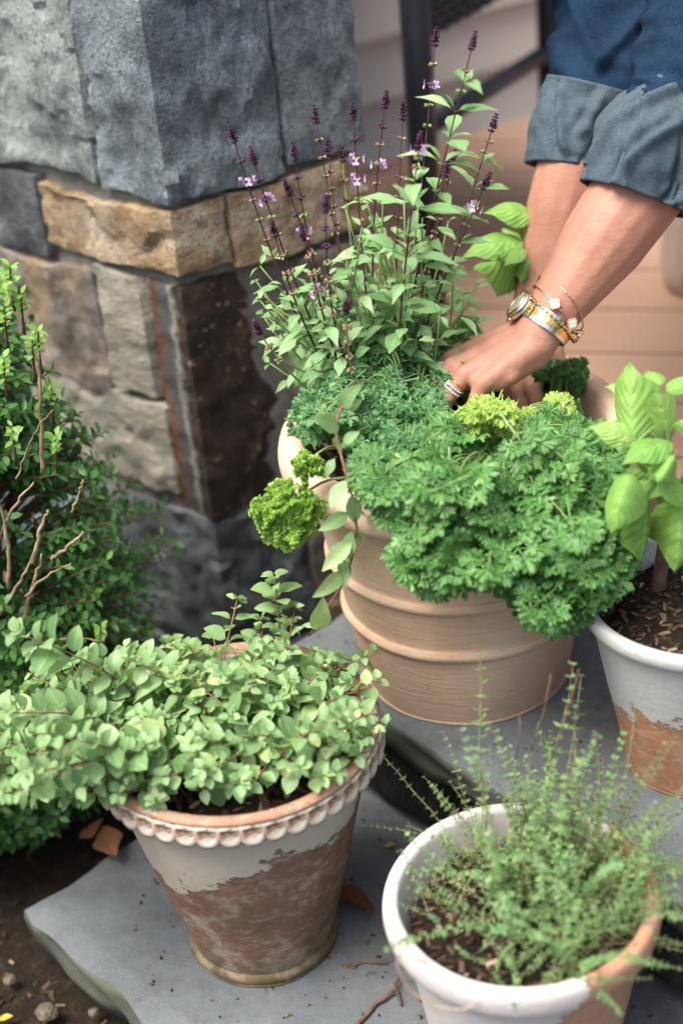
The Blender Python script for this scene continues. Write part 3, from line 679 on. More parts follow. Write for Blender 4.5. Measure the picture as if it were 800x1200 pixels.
# ---- oregano spilling over its pot
def oregano():
    base = ORE + [0, 0, .25]
    root = thing('oregano_plant', 'pale green oregano with round leaves spilling over the scalloped pot', 'plant', base)
    ov = [0, .72, .95, 1.0, .93, .76, .5, 0.08]
    mv = [mleaf('oregano_leaf', M['l_oreg'], w_, ov, 6, 4, f, d, 0, rf, 0, i, .12) for i, (w_, f, d, rf) in enumerate(((.8, .3, .12, .04), (.7, .2, .2, .05), (.88, .4, .05, .04), (.64, .3, .25, .06)))]
    leaves = []; st = MB(); rim = ORE + [0, 0, .275]
    tips = []
    # crown: tips spread over the pot, the left half trailing well past the rim
    for i in range(165):
        for _ in range(50):
            x = RNG.uniform(-.33, .155); y = RNG.uniform(-.15, .14)
            d = sqrt((x / .15) ** 2 + (y / .14) ** 2) if x > 0 else sqrt((x / .33) ** 2 + (y / (.145 - .05 * min(1, -x / .3))) ** 2)
            if d < 1 and not (x > -.09 and y < -.118): break
        h = .062 - .05 * d + RNG.uniform(-.018, .022)
        if x < -.13: h = .045 - .16 * max(0, -x - .17) + RNG.uniform(-.03, .012)
        if y > .07 and x > -.06 and RNG.uniform() < .75: h -= .035; y -= .03
        tips.append((rim + [x, y, h], 1.0))
    for (u, v, y, s_) in ((322, 676, 1.44, 1.1), (278, 702, 1.43, 1.0), (345, 712, 1.43, .9), (20, 742, 1.33, 1.25), (95, 770, 1.36, 1.0), (150, 770, 1.34, 1.1), (205, 757, 1.42, 1.), (30, 905, 1.2, 1.3), (55, 860, 1.21, 1.2), (10, 835, 1.25, 1.2), (95, 920, 1.21, 1.1), (5, 930, 1.2, 1.2), (425, 770, 1.38, .9), (440, 765, 1.4, .9), (400, 835, 1.24, 1.1)):
        tips.append((at_y(u, v, y), s_))
    for k, (tip, s_) in enumerate(tips):
        rel = tip - rim; r0 = rel[:2] * .35 + RNG.normal(0, .03, 2); q = np.linalg.norm(r0)
        if q > .1: r0 *= .1 / q
        root_p = np.array([rim[0] + r0[0], rim[1] + r0[1], .25])
        out = tip - root_p; L = np.linalg.norm(out)
        up = min(.09, .35 * L + .02)
        path = bez(root_p, root_p + [out[0] * .15, out[1] * .15, up], tip - [out[0] * .35, out[1] * .35, -.012 if out[2] < .03 else .03], tip, 14)
        st.add(*tube(path, np.linspace(.0014, .0007, 14), 4))
        n = max(4, int(L / .0155)); ph = RNG.uniform(0, 3)
        for j in range(n):
            t = .30 + .70 * (j + 1) / n
            if t > 1: t = 1
            f_ = t * 13; i0 = min(12, int(f_)); p = path[i0] + (path[i0 + 1] - path[i0]) * (f_ - i0); d = nrm(path[i0 + 1] - path[i0])
            sz = s_ * RNG.uniform(.013, .0245) * (1 - .45 * max(0, (t - .82) / .18))
            for sg in (0, pi):
                o = perp(d, ph + j * pi / 2 + sg) + jit(.18); o = nrm(o + np.array([0, -.1, .12]))
                a = o * .95 + d * .25 + np.array([0, 0, .0]); nn = np.array([-.03, -.12, 1.0]) + d * .15 + jit(.24)
                leaves.append((mv[RNG.integers(4)], Ml(p, a, nn, sz)))
        for sg in (0, 2.1, 4.2): leaves.append((mv[RNG.integers(4)], Ml(tip, nrm(perp(d, ph + sg) * .8 + [0, 0, .4]), [0, -.3, 1], s_ * .011)))
    stems = st.mesh('stems', [M['stem_red']]); stems.transform(Matrix.Translation(-Vector(base))); ob('stems', stems, root, kind='stuff')
    put_leaves(root, leaves)
oregano()

# ---- the oregano runner hanging down the front of the big pot
def runner():
    pth = [(402, 470, 1.44), (392, 500, 1.42), (400, 535, 1.40), (412, 580, 1.385), (418, 620, 1.38), (412, 655, 1.382), (398, 690, 1.385), (378, 722, 1.39), (362, 745, 1.395)]
    P = np.array([at_y(*q) for q in pth]); base = P[0]
    root = thing('trailing_sprig', 'pale leafy sprig trailing down the front of the ringed terracotta pot', 'plant', base)
    V, F = tube(P, np.linspace(.0016, .0011, len(P)), 6); me = me_np('stem', V - base, F, [M['stem_red']]); ob('stem', me, root)
    ov = [0, .5, .85, 1.0, .95, .75, .45, .03]
    mv = [mleaf('sprig_leaf', M['l_oreg'], w_, ov, 7, 4, .2, d, 0, .05, 0, i, .1) for i, (w_, d) in enumerate(((.44, .35), (.5, .25), (.38, .5)))]
    spec = [(398, 505, 380, 488), (400, 520, 418, 506), (405, 555, 412, 590), (408, 560, 383, 590), (412, 575, 418, 620), (413, 585, 425, 625), (410, 600, 380, 620), (415, 618, 402, 660), (417, 625, 436, 640), (415, 630, 378, 668), (414, 640, 388, 655), (412, 650, 390, 690), (408, 665, 372, 705), (405, 668, 385, 690), (404, 670, 395, 700), (400, 478, 408, 455), (402, 480, 424, 470), (396, 508, 384, 540), (398, 650, 410, 685), (394, 535, 378, 560), (372, 735, 350, 728), (370, 740, 380, 715)]
    for i, (u0, v0, u1, v1) in enumerate(spec):
        k = min(len(P) - 1, max(0, int(np.argmin([abs(v0 - q[1]) for q in pth])))); y = pth[k][2]; p = at_y(u0, v0, y); q = at_y(u1, v1, y - .012 + .02 * (i % 3 - 1))
        ob('leaf', mv[i % 3], root, mw=Matrix(Ml(p - base, q - p, np.array([(-1) ** i * .5, -.8, .55]) + jit(.25), np.linalg.norm(q - p) * .84).tolist()))
runner()

# ---- flowering basil at the back left of the big pot
def m_petal():
    t = NT('purple_petal'); r = t.irand(); return t.fin(t.ramp(r, [(0, (.36, .16, .42)), (.5, (.52, .3, .58)), (1, (.75, .6, .76))]), .6, None, .2)
M['petal'] = m_petal()
M['calyx'] = m_plain('purple_calyx', (.07, .022, .06), .6, .3, 0, .5, 120); M['calyx_old'] = m_plain('faded_calyx', (.22, .15, .1), .7, .2, 0, .5, 150); M['calyx_green'] = m_plain('green_calyx', (.2, .25, .1), .65, .2, 0, .5, 150)
def flower_mesh():
    q = MB(); pr = [(0, .3, 0), (.5, .6, .1)]
    for k in range(6):
        a = k * 1.05; d = np.array([cos(a), sin(a), .35]); s_ = np.array([-sin(a), cos(a), 0]); L = .0046 if k % 3 else .006
        V = [d * .001, d * L * .55 + s_ * L * .32, d * L + s_ * L * .12 + [0, 0, -.001], d * L - s_ * L * .12, d * L * .55 - s_ * L * .32 + [0, 0, .001]]; q.add(V, [(0, 1, 2, 3, 4)])
    return q.mesh('flower', [M['petal']])
def calyx_whorl(q, p, d, r, mi, n=6):
    for k in range(n):
        a = k * 2 * pi / n + RNG.uniform(-.2, .2); o = perp(d, a); x = nrm(o * 1.0 + d * RNG.uniform(-.25, .35)); s1 = nrm(np.cross(x, d)); s2 = np.cross(x, s1); L = r * RNG.uniform(.8, 1.15); w_ = L * .42
        V = [p + x * L * .15] + [p + x * L * .55 + (s1 * cos(b) + s2 * sin(b)) * w_ for b in np.arange(5) * 1.2566] + [p + x * L + (s1 * cos(b) + s2 * sin(b)) * w_ * .8 for b in np.arange(5) * 1.2566]
        F = [(0, 1 + (i + 1) % 5, 1 + i) for i in range(5)] + [(1 + i, 1 + (i + 1) % 5, 6 + (i + 1) % 5, 6 + i) for i in range(5)]
        q.add(V, F, mi)
def thai():
    base = np.array([.075, 1.605, .44])
    root = thing('flowering_basil', 'tall basil with purple flower spikes rising beside the stone pier', 'plant', base)
    fl = flower_mesh()
    pr = [0, .35, .72, .95, 1.0, .85, .55, .25, .02]
    mv = [mleaf('basil_leaf', M['l_thai'], w_, pr, 8, 4, f, d, 0, .02, 0, i, .14, .04) for i, (w_, f, d) in enumerate(((.42, .3, .2), (.36, .45, .3), (.46, .2, .1), (.4, .35, .45)))]
    # tip (u, v, y), root (u, v), fraction of the stem that is a spike, whorl tone, flowers at whorl indices, leaves on the stem
    S_ = [(269, 147, 1.62, 345, 400, .5, 0, (2,), 1), (293, 172, 1.57, 372, 420, .62, 0, (2,), 1), (333, 210, 1.55, 395, 420, .5, 0, (2,), 1), (343, 167, 1.58, 392, 430, .62, 0, (), 1),
          (368, 124, 1.70, 405, 400, .5, 1, (), 0), (384, 162, 1.72, 415, 400, .4, 1, (), 0), (400, 170, 1.74, 420, 390, .3, 1, (), 0), (382, 229, 1.50, 400, 450, .75, 0, (), 1), (413, 120, 1.60, 425, 420, .5, 0, (2, 3), 1),
          (453, 106, 1.63, 425, 400, .35, 0, (3,), 1), (473, 120, 1.68, 455, 400, .45, 1, (), 1), (511, 32, 1.70, 465, 400, .35, 2, (2,), 0), (557, 37, 1.58, 450, 430, .17, 0, (), 2),
          (492, 155, 1.54, 452, 430, .1, 0, (0,), 2), (582, 134, 1.68, 500, 430, .12, 0, (), 2), (534, 172, 1.66, 470, 430, .55, 1, (), 1), (525, 186, 1.62, 465, 430, .5, 1, (), 1), (574, 203, 1.58, 470, 430, .45, 2, (1,), 1),
          (297, 376, 1.50, 370, 470, .5, 0, (), 0), (318, 258, 1.54, 372, 440, .45, 1, (), 1), (352, 262, 1.52, 388, 450, .5, 1, (3,), 1), (405, 350, 1.47, 410, 490, .7, 1, (), 0)]
    leaves = []
    for k, (u, v, y, ru, rv, fr, tone, fls, lv) in enumerate(S_):
        tip = at_y(u, v, y); rt = at_y(ru, rv, 1.56 + .5 * (y - 1.56)); low = np.array([.07 + (rt[0] - .05) * .5, 1.59, .43])
        path = bez(low, low + (rt - low) * .8 + [0, 0, .02], rt + (tip - rt) * .35 + jit(.006), tip, 34); L = np.linalg.norm(np.diff(path, axis=0), axis=1).sum()
        rad = np.linspace(.0019, .0006, 34); V, F = tube(path, rad, 6); ob('stem', me_np('stem', V - base, F, [M['stem_dark'] if k % 3 else M['stem_green'] if lv == 0 else M['stem_dark']]), root)
        Ls = np.linalg.norm(tip - rt) * fr; nw = max(3, int(Ls / .0165)); q = MB(); fpos = []
        cum = np.concatenate([[0], np.cumsum(np.linalg.norm(np.diff(path, axis=0), axis=1))])
        def pt(s_):
            s_ = min(max(s_, 0), L - 1e-5); i = int(np.searchsorted(cum, s_) - 1); i = min(max(i, 0), 32); f = (s_ - cum[i]) / (cum[i + 1] - cum[i]); return path[i] + (path[i + 1] - path[i]) * f, nrm(path[i + 1] - path[i])
        for j in range(5): p, d = pt(L - j * .0032); calyx_whorl(q, p, d, .0022 + .0005 * j, 0, 5)
        for j in range(nw):
            s0 = .017 + j * Ls / nw * (1 + .015 * j); p, d = pt(L - s0)
            mi = 0 if j < nw * (.28 if tone == 0 else .12) else (1 if tone != 2 else 2)
            if tone == 0 and j >= nw * .28: mi = 1 if (j + k) % 2 else 2
            calyx_whorl(q, p, d, .0044 if j > 0 else .0034, mi, 5)
            if j in fls: fpos.append((p, d))
        sp = ob('flower_spike', None or (lambda me: (me.transform(Matrix.Translation(-Vector(base))), me)[1])(q.mesh('flower_spike', [M['calyx'], M['calyx_old'], M['calyx_green']])), root)
        for p, d in fpos:
            for a in np.arange(3) * 2.1 + k: o = perp(d, a); ob('flower', fl, sp, mw=Matrix(Ml(p - base + o * .006, perp(o, 1.0), o, 1.0).tolist()))
        if lv:
            s_ = Ls + .025 if lv == 1 else .05
            j = 0; ph = RNG.uniform(0, 3)
            while s_ < L * .95:
                p, d = pt(L - s_); sz = RNG.uniform(.024, .036) if lv == 1 else RNG.uniform(.032, .046)
                for sg in (0, pi):
                    o = perp(d, ph + j * pi / 2 + sg); leaves.append((mv[RNG.integers(4)], Ml(p, o + d * .35 + jit(.15) + [0, 0, -.05], d * .6 + [0, -.25, .8] + jit(.15), sz)))
                for sg in (0, pi): o = perp(d, ph + j * pi / 2 + sg); leaves.append((mv[RNG.integers(4)], Ml(p, o * .6 + d * .7 + jit(.2), d * .3 + o * -.5 + [0, -.25, .6], sz * .55)))
                s_ += RNG.uniform(.022, .032); j += 1
    # leafy side shoots that fill the lower part
    st = MB()
    for i in range(84):
        u = RNG.uniform(300, 565); lo = 235 if 400 < u < 540 else 300; v = RNG.uniform(lo, 430); y = RNG.uniform(1.53, 1.70)
        if u > 530: v = max(v, 320)
        tip = at_y(u, v, y); rt = np.array([.07 + RNG.normal(0, .03), 1.60 + RNG.normal(0, .02), .44]); path = bez(rt, rt + [0, 0, .04], tip - (tip - rt) * .3 - [0, 0, .02], tip, 12)
        st.add(*tube(path, np.linspace(.0016, .0008, 12), 4)); n = 4; ph = RNG.uniform(0, 3)
        for j in range(n):
            t = 1 - j * .16; f_ = t * 11; i0 = min(10, int(f_)); p = path[i0] + (path[i0 + 1] - path[i0]) * (f_ - i0); d = nrm(path[i0 + 1] - path[i0]); sz = (.014 if j == 0 else RNG.uniform(.017, .031))
            for sg in (0, pi):
                o = perp(d, ph + j * pi / 2 + sg); leaves.append((mv[RNG.integers(4)], Ml(p, o + d * .4 + jit(.2), d * .4 + [0, -.3, .9] + jit(.32), sz)))
    me = st.mesh('side_stems', [M['stem_green']]); me.transform(Matrix.Translation(-Vector(base))); ob('side_stems', me, root, kind='stuff')
    put_leaves(root, leaves)
thai()

# ---- parsley
def inpoly(x, y, P):
    c = False; n = len(P)
    for i in range(n):
        (x1, y1), (x2, y2) = P[i], P[(i + 1) % n]
        if (y1 > y) != (y2 > y) and x < (x2 - x1) * (y - y1) / (y2 - y1) + x1: c = not c
    return c
def parsley(name, label, poly, n, yf, crown, mat, size, seed, curl=.12, tight=1.0, nvar=4, upn=(-.0, -.7, .9), most=296, inner=.5, spread=.03):
    rg = np.random.default_rng(seed); root = thing(name, label, 'plant', crown)
    mv = [mparsley('parsley_leaf', M[mat], seed * 10 + i, curl, tight) for i in range(nvar)]
    us = [p[0] for p in poly]; vs = [p[1] for p in poly]; leaves = []; st = MB(); cr = np.asarray(crown, float); pts = []
    cx, cy = np.mean(us), np.mean(vs); poly = [(cx + (a - cx) * .95, cy + (b - cy) * .95) for a, b in poly]
    while len(pts) < n:
        best = None
        for _ in range(4):
            u, v = rg.uniform(min(us), max(us)), rg.uniform(min(vs), max(vs))
            if not inpoly(u, v, poly): continue
            if noise.noise(Vector((u / 26 + seed, v / 26, 3))) < -.08 and rg.uniform() < .9: continue
            dd = min([abs(u - a) ** 2 + abs(v - b) ** 2 for a, b in pts[-200:]] or [1e9])
            if best is None or dd > best[0]: best = (dd, u, v)
        if best: pts.append(best[1:])
    for i, (u, v) in enumerate(pts):
        y = yf(u, v) + rg.normal(0, .01) - .075 * noise.noise(Vector((u / 26 + seed, v / 26, 3))) + .02 + (abs(rg.normal(0, spread)) if rg.uniform() < inner else 0); tip = at_y(u, v, y)
        out = tip - cr; hz = np.array([out[0], out[1], 0]); path = bez(cr + rg.normal(0, .008, 3) * [1, 1, .3], cr + hz * .2 + [0, 0, max(.03, out[2] * .8)], tip - hz * .3 + [0, 0, .012], tip, 9)
        st.add(*tube(path, np.linspace(.0016, .0008, 9), 4)); d = nrm(path[-1] - path[-3])
        a = nrm(d * .55 + nrm(hz + 1e-6) * .5 + [0, -.05, -.1] + rg.normal(0, .42, 3)); nn = np.array(upn) + nrm(hz + 1e-6) * .35 + rg.normal(0, .25, 3)
        sz = size * rg.uniform(.55, 1.2); leaves.append((mv[rg.integers(nvar)], Ml(tip - a * sz * .4, a, nn, sz)))
    me = st.mesh('stems', [M['stem_green']]); me.transform(Matrix.Translation(-Vector(cr))); ob('stems', me, root, kind='stuff')
    put_leaves(root, leaves, most=most, half=.4)

def y_front(u, v): return float(np.interp(v, [470, 520, 560, 600, 650, 740], [1.50, 1.43, 1.375, 1.345, 1.325, 1.315])) + .00022 * max(0, u - 640) * (1 if v < 600 else .2)
parsley('parsley_plant', 'dense dark green parsley cascading over the front of the terracotta pot', [(428, 545), (470, 515), (520, 500), (600, 505), (655, 488), (700, 500), (722, 530), (736, 590), (722, 640), (710, 690), (688, 718), (652, 732), (628, 712), (604, 688), (560, 664), (532, 660), (512, 700), (488, 688), (474, 650), (458, 612), (442, 588)], 330, y_front, (.16, 1.47, .435), 'l_pars', .045, 21)
def y_back(u, v): return float(np.interp(v, [380, 440, 520, 560], [1.60, 1.53, 1.46, 1.42])) 
parsley('parsley_plant', 'fine blue green parsley between the flowering basil and the hand', [(350, 468), (365, 452), (390, 455), (405, 420), (430, 400), (480, 388), (520, 392), (528, 425), (515, 470), (510, 500), (470, 530), (440, 552), (425, 540), (400, 505), (350, 495)], 185, y_back, (.085, 1.53, .435), 'l_pars2', .036, 22, curl=.2)
parsley('parsley_plant', 'pale lime parsley leaves just under the hand', [(525, 490), (558, 480), (575, 462), (592, 480), (625, 468), (655, 474), (655, 490), (600, 500), (560, 508), (500, 530), (480, 515)], 70, lambda u, v: float(np.interp(v, [440, 500, 530], [1.50, 1.455, 1.43])), (.155, 1.50, .435), 'l_lime', .031, 23, curl=.25, tight=.8)
parsley('parsley_plant', 'small dark parsley tuft behind the wrist at the pot rim', [(640, 430), (660, 424), (682, 432), (678, 455), (660, 468), (642, 455)], 34, lambda u, v: 1.60, (.235, 1.60, .44), 'l_pars', .026, 24, curl=.3)
parsley('parsley_plant', 'small parsley sprigs left of the fingers against the deck', [(535, 380), (560, 378), (565, 395), (545, 420), (535, 410)], 16, lambda u, v: 1.66, (.14, 1.64, .44), 'l_pars', .026, 25)
def curly(label, u, v, y, rpx, n, crown, mat, seed):
    root = thing('curly_parsley', label, 'plant', crown); rg = np.random.default_rng(seed); c = at_y(u, v, y); R_ = rpx * .00085
    mv = [mparsley('curly_leaf', M[mat], seed * 7 + i, .5, .7) for i in range(3)]; leaves = []; cr = np.asarray(crown, float)
    for i in range(n):
        d = nrm(rg.normal(0, 1, 3)); d = d if d[1] < .5 else -d; p = c + d * R_ * (rg.uniform(.7, 1.0) + .35 * noise.noise(Vector(d) * 1.8 + Vector((seed, 0, 0)))) * [1, .8, 1.0]; leaves.append((mv[rg.integers(3)], Ml(p - d * .003, nrm(rg.normal(0, 1, 3) + d * .9), d + rg.normal(0, .5, 3), .014 * rg.uniform(.8, 1.5))))
    V, F = tube(bez(cr, cr + [0, 0, .04], c + [.03, .03, .03], c, 10), np.linspace(.0018, .0012, 10), 5); ob('stem', me_np('stem', V - cr, F, [M['stem_green']]), root)
    put_leaves(root, leaves, part='leaf', most=150, half=.5)
curly('bright curly parsley ball hanging off the rim of the terracotta pot', 338, 602, 1.415, 31, 150, (.03, 1.47, .435), 'l_curl', 31)
curly('tiny curly parsley sprig on the terracotta rim', 360, 546, 1.44, 8, 16, (.045, 1.49, .435), 'l_curl', 32)

# ---- broad leaf basil in the grey white pot, and another behind the arm
bl = [0, .62, .88, 1.0, .98, .86, .62, .3, .02]
MBASIL = [mleaf('broad_basil_leaf', M['l_basil'], w_, bl, 16, 8, f, d, cu, .03, .022, i, .1) for i, (w_, f, d, cu) in enumerate(((.64, -.15, .25, .9), (.56, .25, .45, .5), (.7, -.1, .2, 1.1)))]
def broad(label, base, stems, spec, seed, woody=True):
    base = np.asarray(base, float); root = thing('broad_leaf_basil', label, 'plant', base); rg = np.random.default_rng(seed)
    for i, (pp, r0, r1, mt) in enumerate(stems):
        P = np.array([at_y(*q) for q in pp]); n = 14
        P = bez(P[0], P[1], P[2], P[3], n) if len(P) == 4 else P
        V, F = tube(P, np.linspace(r0, r1, len(P)), 7); ob('stem', me_np('stem', V - base, F, [M[mt]]), root)
    for i, (u0, v0, u1, v1, y0, y1, nv, vi) in enumerate(spec):
        p = at_y(u0, v0, y0); q = at_y(u1, v1, y1); ob('leaf', MBASIL[vi], root, mw=Matrix(Ml(p - base, q - p, np.array(nv) + rg.normal(0, .08, 3), np.linalg.norm(q - p)).tolist()))
broad('broad leaf basil with puckered leaves in the grey white pot', WHI + [-.015, .03, .185],
      [([(768, 715, 1.40), (772, 680, 1.40), (778, 640, 1.39), (782, 600, 1.385)], .0085, .006, 'bark'), ([(782, 605, 1.385), (765, 560, 1.38), (745, 535, 1.37), (728, 515, 1.365)], .0045, .002, 'stem_green'), ([(782, 605, 1.385), (792, 560, 1.38), (782, 500, 1.39), (770, 455, 1.40)], .005, .002, 'stem_green'), ([(784, 600, 1.385), (800, 560, 1.36), (815, 530, 1.36), (830, 500, 1.36)], .004, .002, 'stem_green')],
      [(742, 530, 732, 440, 1.37, 1.38, (-.3, -.8, .3), 0), (742, 545, 712, 618, 1.335, 1.31, (-.5, -.7, .4), 0), (770, 560, 742, 590, 1.35, 1.33, (-.3, -.8, .4), 0), (792, 530, 772, 560, 1.34, 1.32, (0, -.8, .6), 2), (748, 520, 708, 500, 1.37, 1.36, (-.3, -.6, .7), 1), (757, 578, 757, 655, 1.355, 1.335, (.2, -.9, .35), 2), (800, 575, 790, 668, 1.35, 1.33, (-.2, -.9, .3), 2),
       (765, 548, 812, 588, 1.35, 1.33, (.1, -.6, .8), 1), (765, 548, 748, 498, 1.37, 1.40, (-.3, -.6, .8), 1), (790, 520, 745, 520, 1.36, 1.33, (0, -.5, .9), 1), (778, 470, 718, 442, 1.40, 1.42, (-.2, -.5, .9), 1), (775, 455, 760, 425, 1.41, 1.44, (.1, -.6, .8), 1), (775, 460, 812, 440, 1.40, 1.40, (.1, -.5, .9), 1),
       (785, 500, 820, 480, 1.38, 1.36, (.2, -.5, .9), 2), (785, 510, 770, 470, 1.36, 1.35, (-.2, -.7, .6), 0), (790, 545, 740, 548, 1.38, 1.37, (-.2, -.6, .8), 2), (795, 540, 840, 520, 1.36, 1.34, (0, -.5, .9), 2), (792, 545, 760, 575, 1.36, 1.335, (-.1, -.7, .7), 1), (795, 590, 845, 600, 1.36, 1.34, (.1, -.6, .8), 0),
       (778, 600, 798, 640, 1.42, 1.43, (.1, -.7, .6), 0), (748, 535, 728, 500, 1.41, 1.43, (-.4, -.6, .6), 1), (770, 520, 790, 480, 1.42, 1.44, (.2, -.7, .6), 0), (805, 500, 850, 480, 1.37, 1.35, (.2, -.5, .9), 1), (800, 470, 840, 430, 1.4, 1.42, (.2, -.6, .8), 2)], 41)
broad('second broad leaf basil behind the forearms', (.225, 1.685, .44),
      [([(640, 455, 1.685), (640, 400, 1.70), (634, 340, 1.72), (628, 290, 1.73)], .004, .0025, 'stem_green'), ([(637, 370, 1.71), (628, 345, 1.72), (616, 325, 1.72), (606, 310, 1.72)], .0025, .0015, 'stem_green')],
      [(632, 258, 588, 237, 1.74, 1.72, (-.2, -.5, .8), 1), (618, 284, 560, 279, 1.73, 1.70, (0, -.3, .95), 1), (612, 298, 562, 304, 1.72, 1.69, (0, -.35, .95), 2), (604, 312, 598, 340, 1.72, 1.70, (.1, -.9, .3), 0), (622, 285, 592, 266, 1.75, 1.76, (-.1, -.5, .85), 2), (610, 305, 580, 316, 1.73, 1.71, (-.3, -.6, .7), 0), (622, 300, 612, 326, 1.71, 1.69, (-.1, -.9, .4), 2), (632, 270, 608, 264, 1.75, 1.74, (0, -.5, .9), 0), (602, 322, 584, 346, 1.73, 1.72, (0, -.9, .2), 0), (618, 292, 596, 300, 1.70, 1.68, (0, -.5, .85), 1), (606, 320, 612, 345, 1.72, 1.71, (.2, -.9, .3), 1), (616, 288, 584, 290, 1.71, 1.69, (0, -.4, .9), 0), (640, 280, 690, 270, 1.74, 1.74, (.2, -.6, .8), 1), (640, 300, 680, 310, 1.75, 1.74, (.2, -.6, .8), 2)], 42)

# ---- thyme
def msprig(name, L, n, seed):
    rg = np.random.default_rng(seed); V = []; F = []; UV = []
    bx, bz = rg.uniform(-.45, .45), rg.uniform(-.45, .45)
    P = np.array([[bx * L * (t ** 1.7) + rg.normal(0, .0006), L * t, bz * L * t ** 1.7 + rg.normal(0, .0006)] for t in np.linspace(0, 1, 9)])
    tv, tf = tube(P, np.linspace(.0007, .0003, 9), 4, False); me_l = []
    V += tv.tolist(); UV += [(.1, .1)] * len(tv); F += tf; M_ = [0] * len(tf)
    for j in range(n):
        t = .12 + .88 * j / (n - 1); f_ = t * 8; i0 = min(7, int(f_)); p = P[i0] + (P[i0 + 1] - P[i0]) * (f_ - i0); d = nrm(P[i0 + 1] - P[i0]); sz = rg.uniform(.005, .0078) * (1 - .35 * max(0, t - .8) / .2)
        nl = 2 if rg.uniform() < .6 else 4
        for k in range(nl):
            a = j * 1.57 + k * (2 * pi / nl) + rg.uniform(-.2, .2); o = perp(d, a); x = nrm(o + d * rg.uniform(.2, .7)); s_ = nrm(np.cross(x, d)) * sz * .34; up = nrm(np.cross(s_, x)); n0 = len(V)
            for q in (p, p + x * sz * .45 + s_, p + x * sz - up * sz * .1, p + x * sz * .45 - s_): V.append(tuple(q)); UV.append((.4, .4))
            F += [(n0, n0 + 1, n0 + 2, n0 + 3)]; M_.append(1)
    return me_np(name, V, F, [M['stem_thyme'], M['l_thym']], True, UV, M_)
def thyme():
    base = THY + [0, 0, .185]
    root = thing('thyme_plant', 'bushy fine leaved thyme leaning out of the whitewashed pot', 'plant', base); rg = np.random.default_rng(51)
    mv = [msprig('sprig', .10, 13, 60 + i) for i in range(5)] + [msprig('sprig', .15, 18, 70 + i) for i in range(4)]
    n = 0
    while n < 285:
        a = rg.uniform(0, 2 * pi); r = .092 * sqrt(rg.uniform(0, 1)); x, y = r * cos(a), r * sin(a)
        if x < -.02 and rg.uniform() < .8: continue            # the left of the pot stays mostly bare
        if y < -.075 and rg.uniform() < .5: continue
        d = np.array([x * 3.2 + rg.normal(.12, .3), y * 2.6 + rg.normal(.1, .33), rg.uniform(.45, 1.0)])
        if rg.uniform() < .38: d[2] *= .3
        i = rg.integers(len(mv)); s_ = rg.uniform(.55, 1.05) * (.62 if x < -.02 else 1)
        ob('sprig', mv[i], root, mw=Matrix(Ml((x, y, -.004), d, rg.normal(0, 1, 3), s_).tolist())); n += 1
    for (u, v, y, s_) in ((510, 775, 1.24, 1), (648, 790, 1.2, 1), (560, 835, 1.22, 1), (497, 900, 1.2, 1), (530, 900, 1.21, 1), (790, 850, 1.18, 1), (760, 860, 1.2, 1), (715, 835, 1.2, 1), (798, 895, 1.14, 1), (775, 980, 1.1, 1), (790, 1010, 1.08, 1), (735, 895, 1.17, 1), (690, 850, 1.2, 1), (612, 860, 1.2, 1), (655, 880, 1.19, 1), (580, 880, 1.2, 1), (625, 830, 1.22, 1), (745, 940, 1.14, 1), (675, 800, 1.2, 1)):
        tip = at_y(u, v, y); rt = base + np.array([np.clip((tip[0] - base[0]) * .35, -.07, .08), .03 * rg.uniform(-1, 2), -.004]); d = tip - rt; i = 5 + rg.integers(4)
        ob('sprig', mv[i], root, mw=Matrix(Ml(rt - base, d, rg.normal(0, 1, 3), np.linalg.norm(d) / .155).tolist()))
    for (u0, v0, u1, v1, y) in ((640, 905, 678, 784, 1.2), (622, 880, 645, 790, 1.2), (604, 890, 608, 835, 1.2)):
        V, F = tube([at_y(u0, v0, y), at_y((u0 + u1) / 2 + 3, (v0 + v1) / 2, y), at_y(u1, v1, y)], [.0007, .0006, .0004], 5); ob('bare_stalk', me_np('bare_stalk', V - base, F, [M['stem_red']]), root)
thyme()

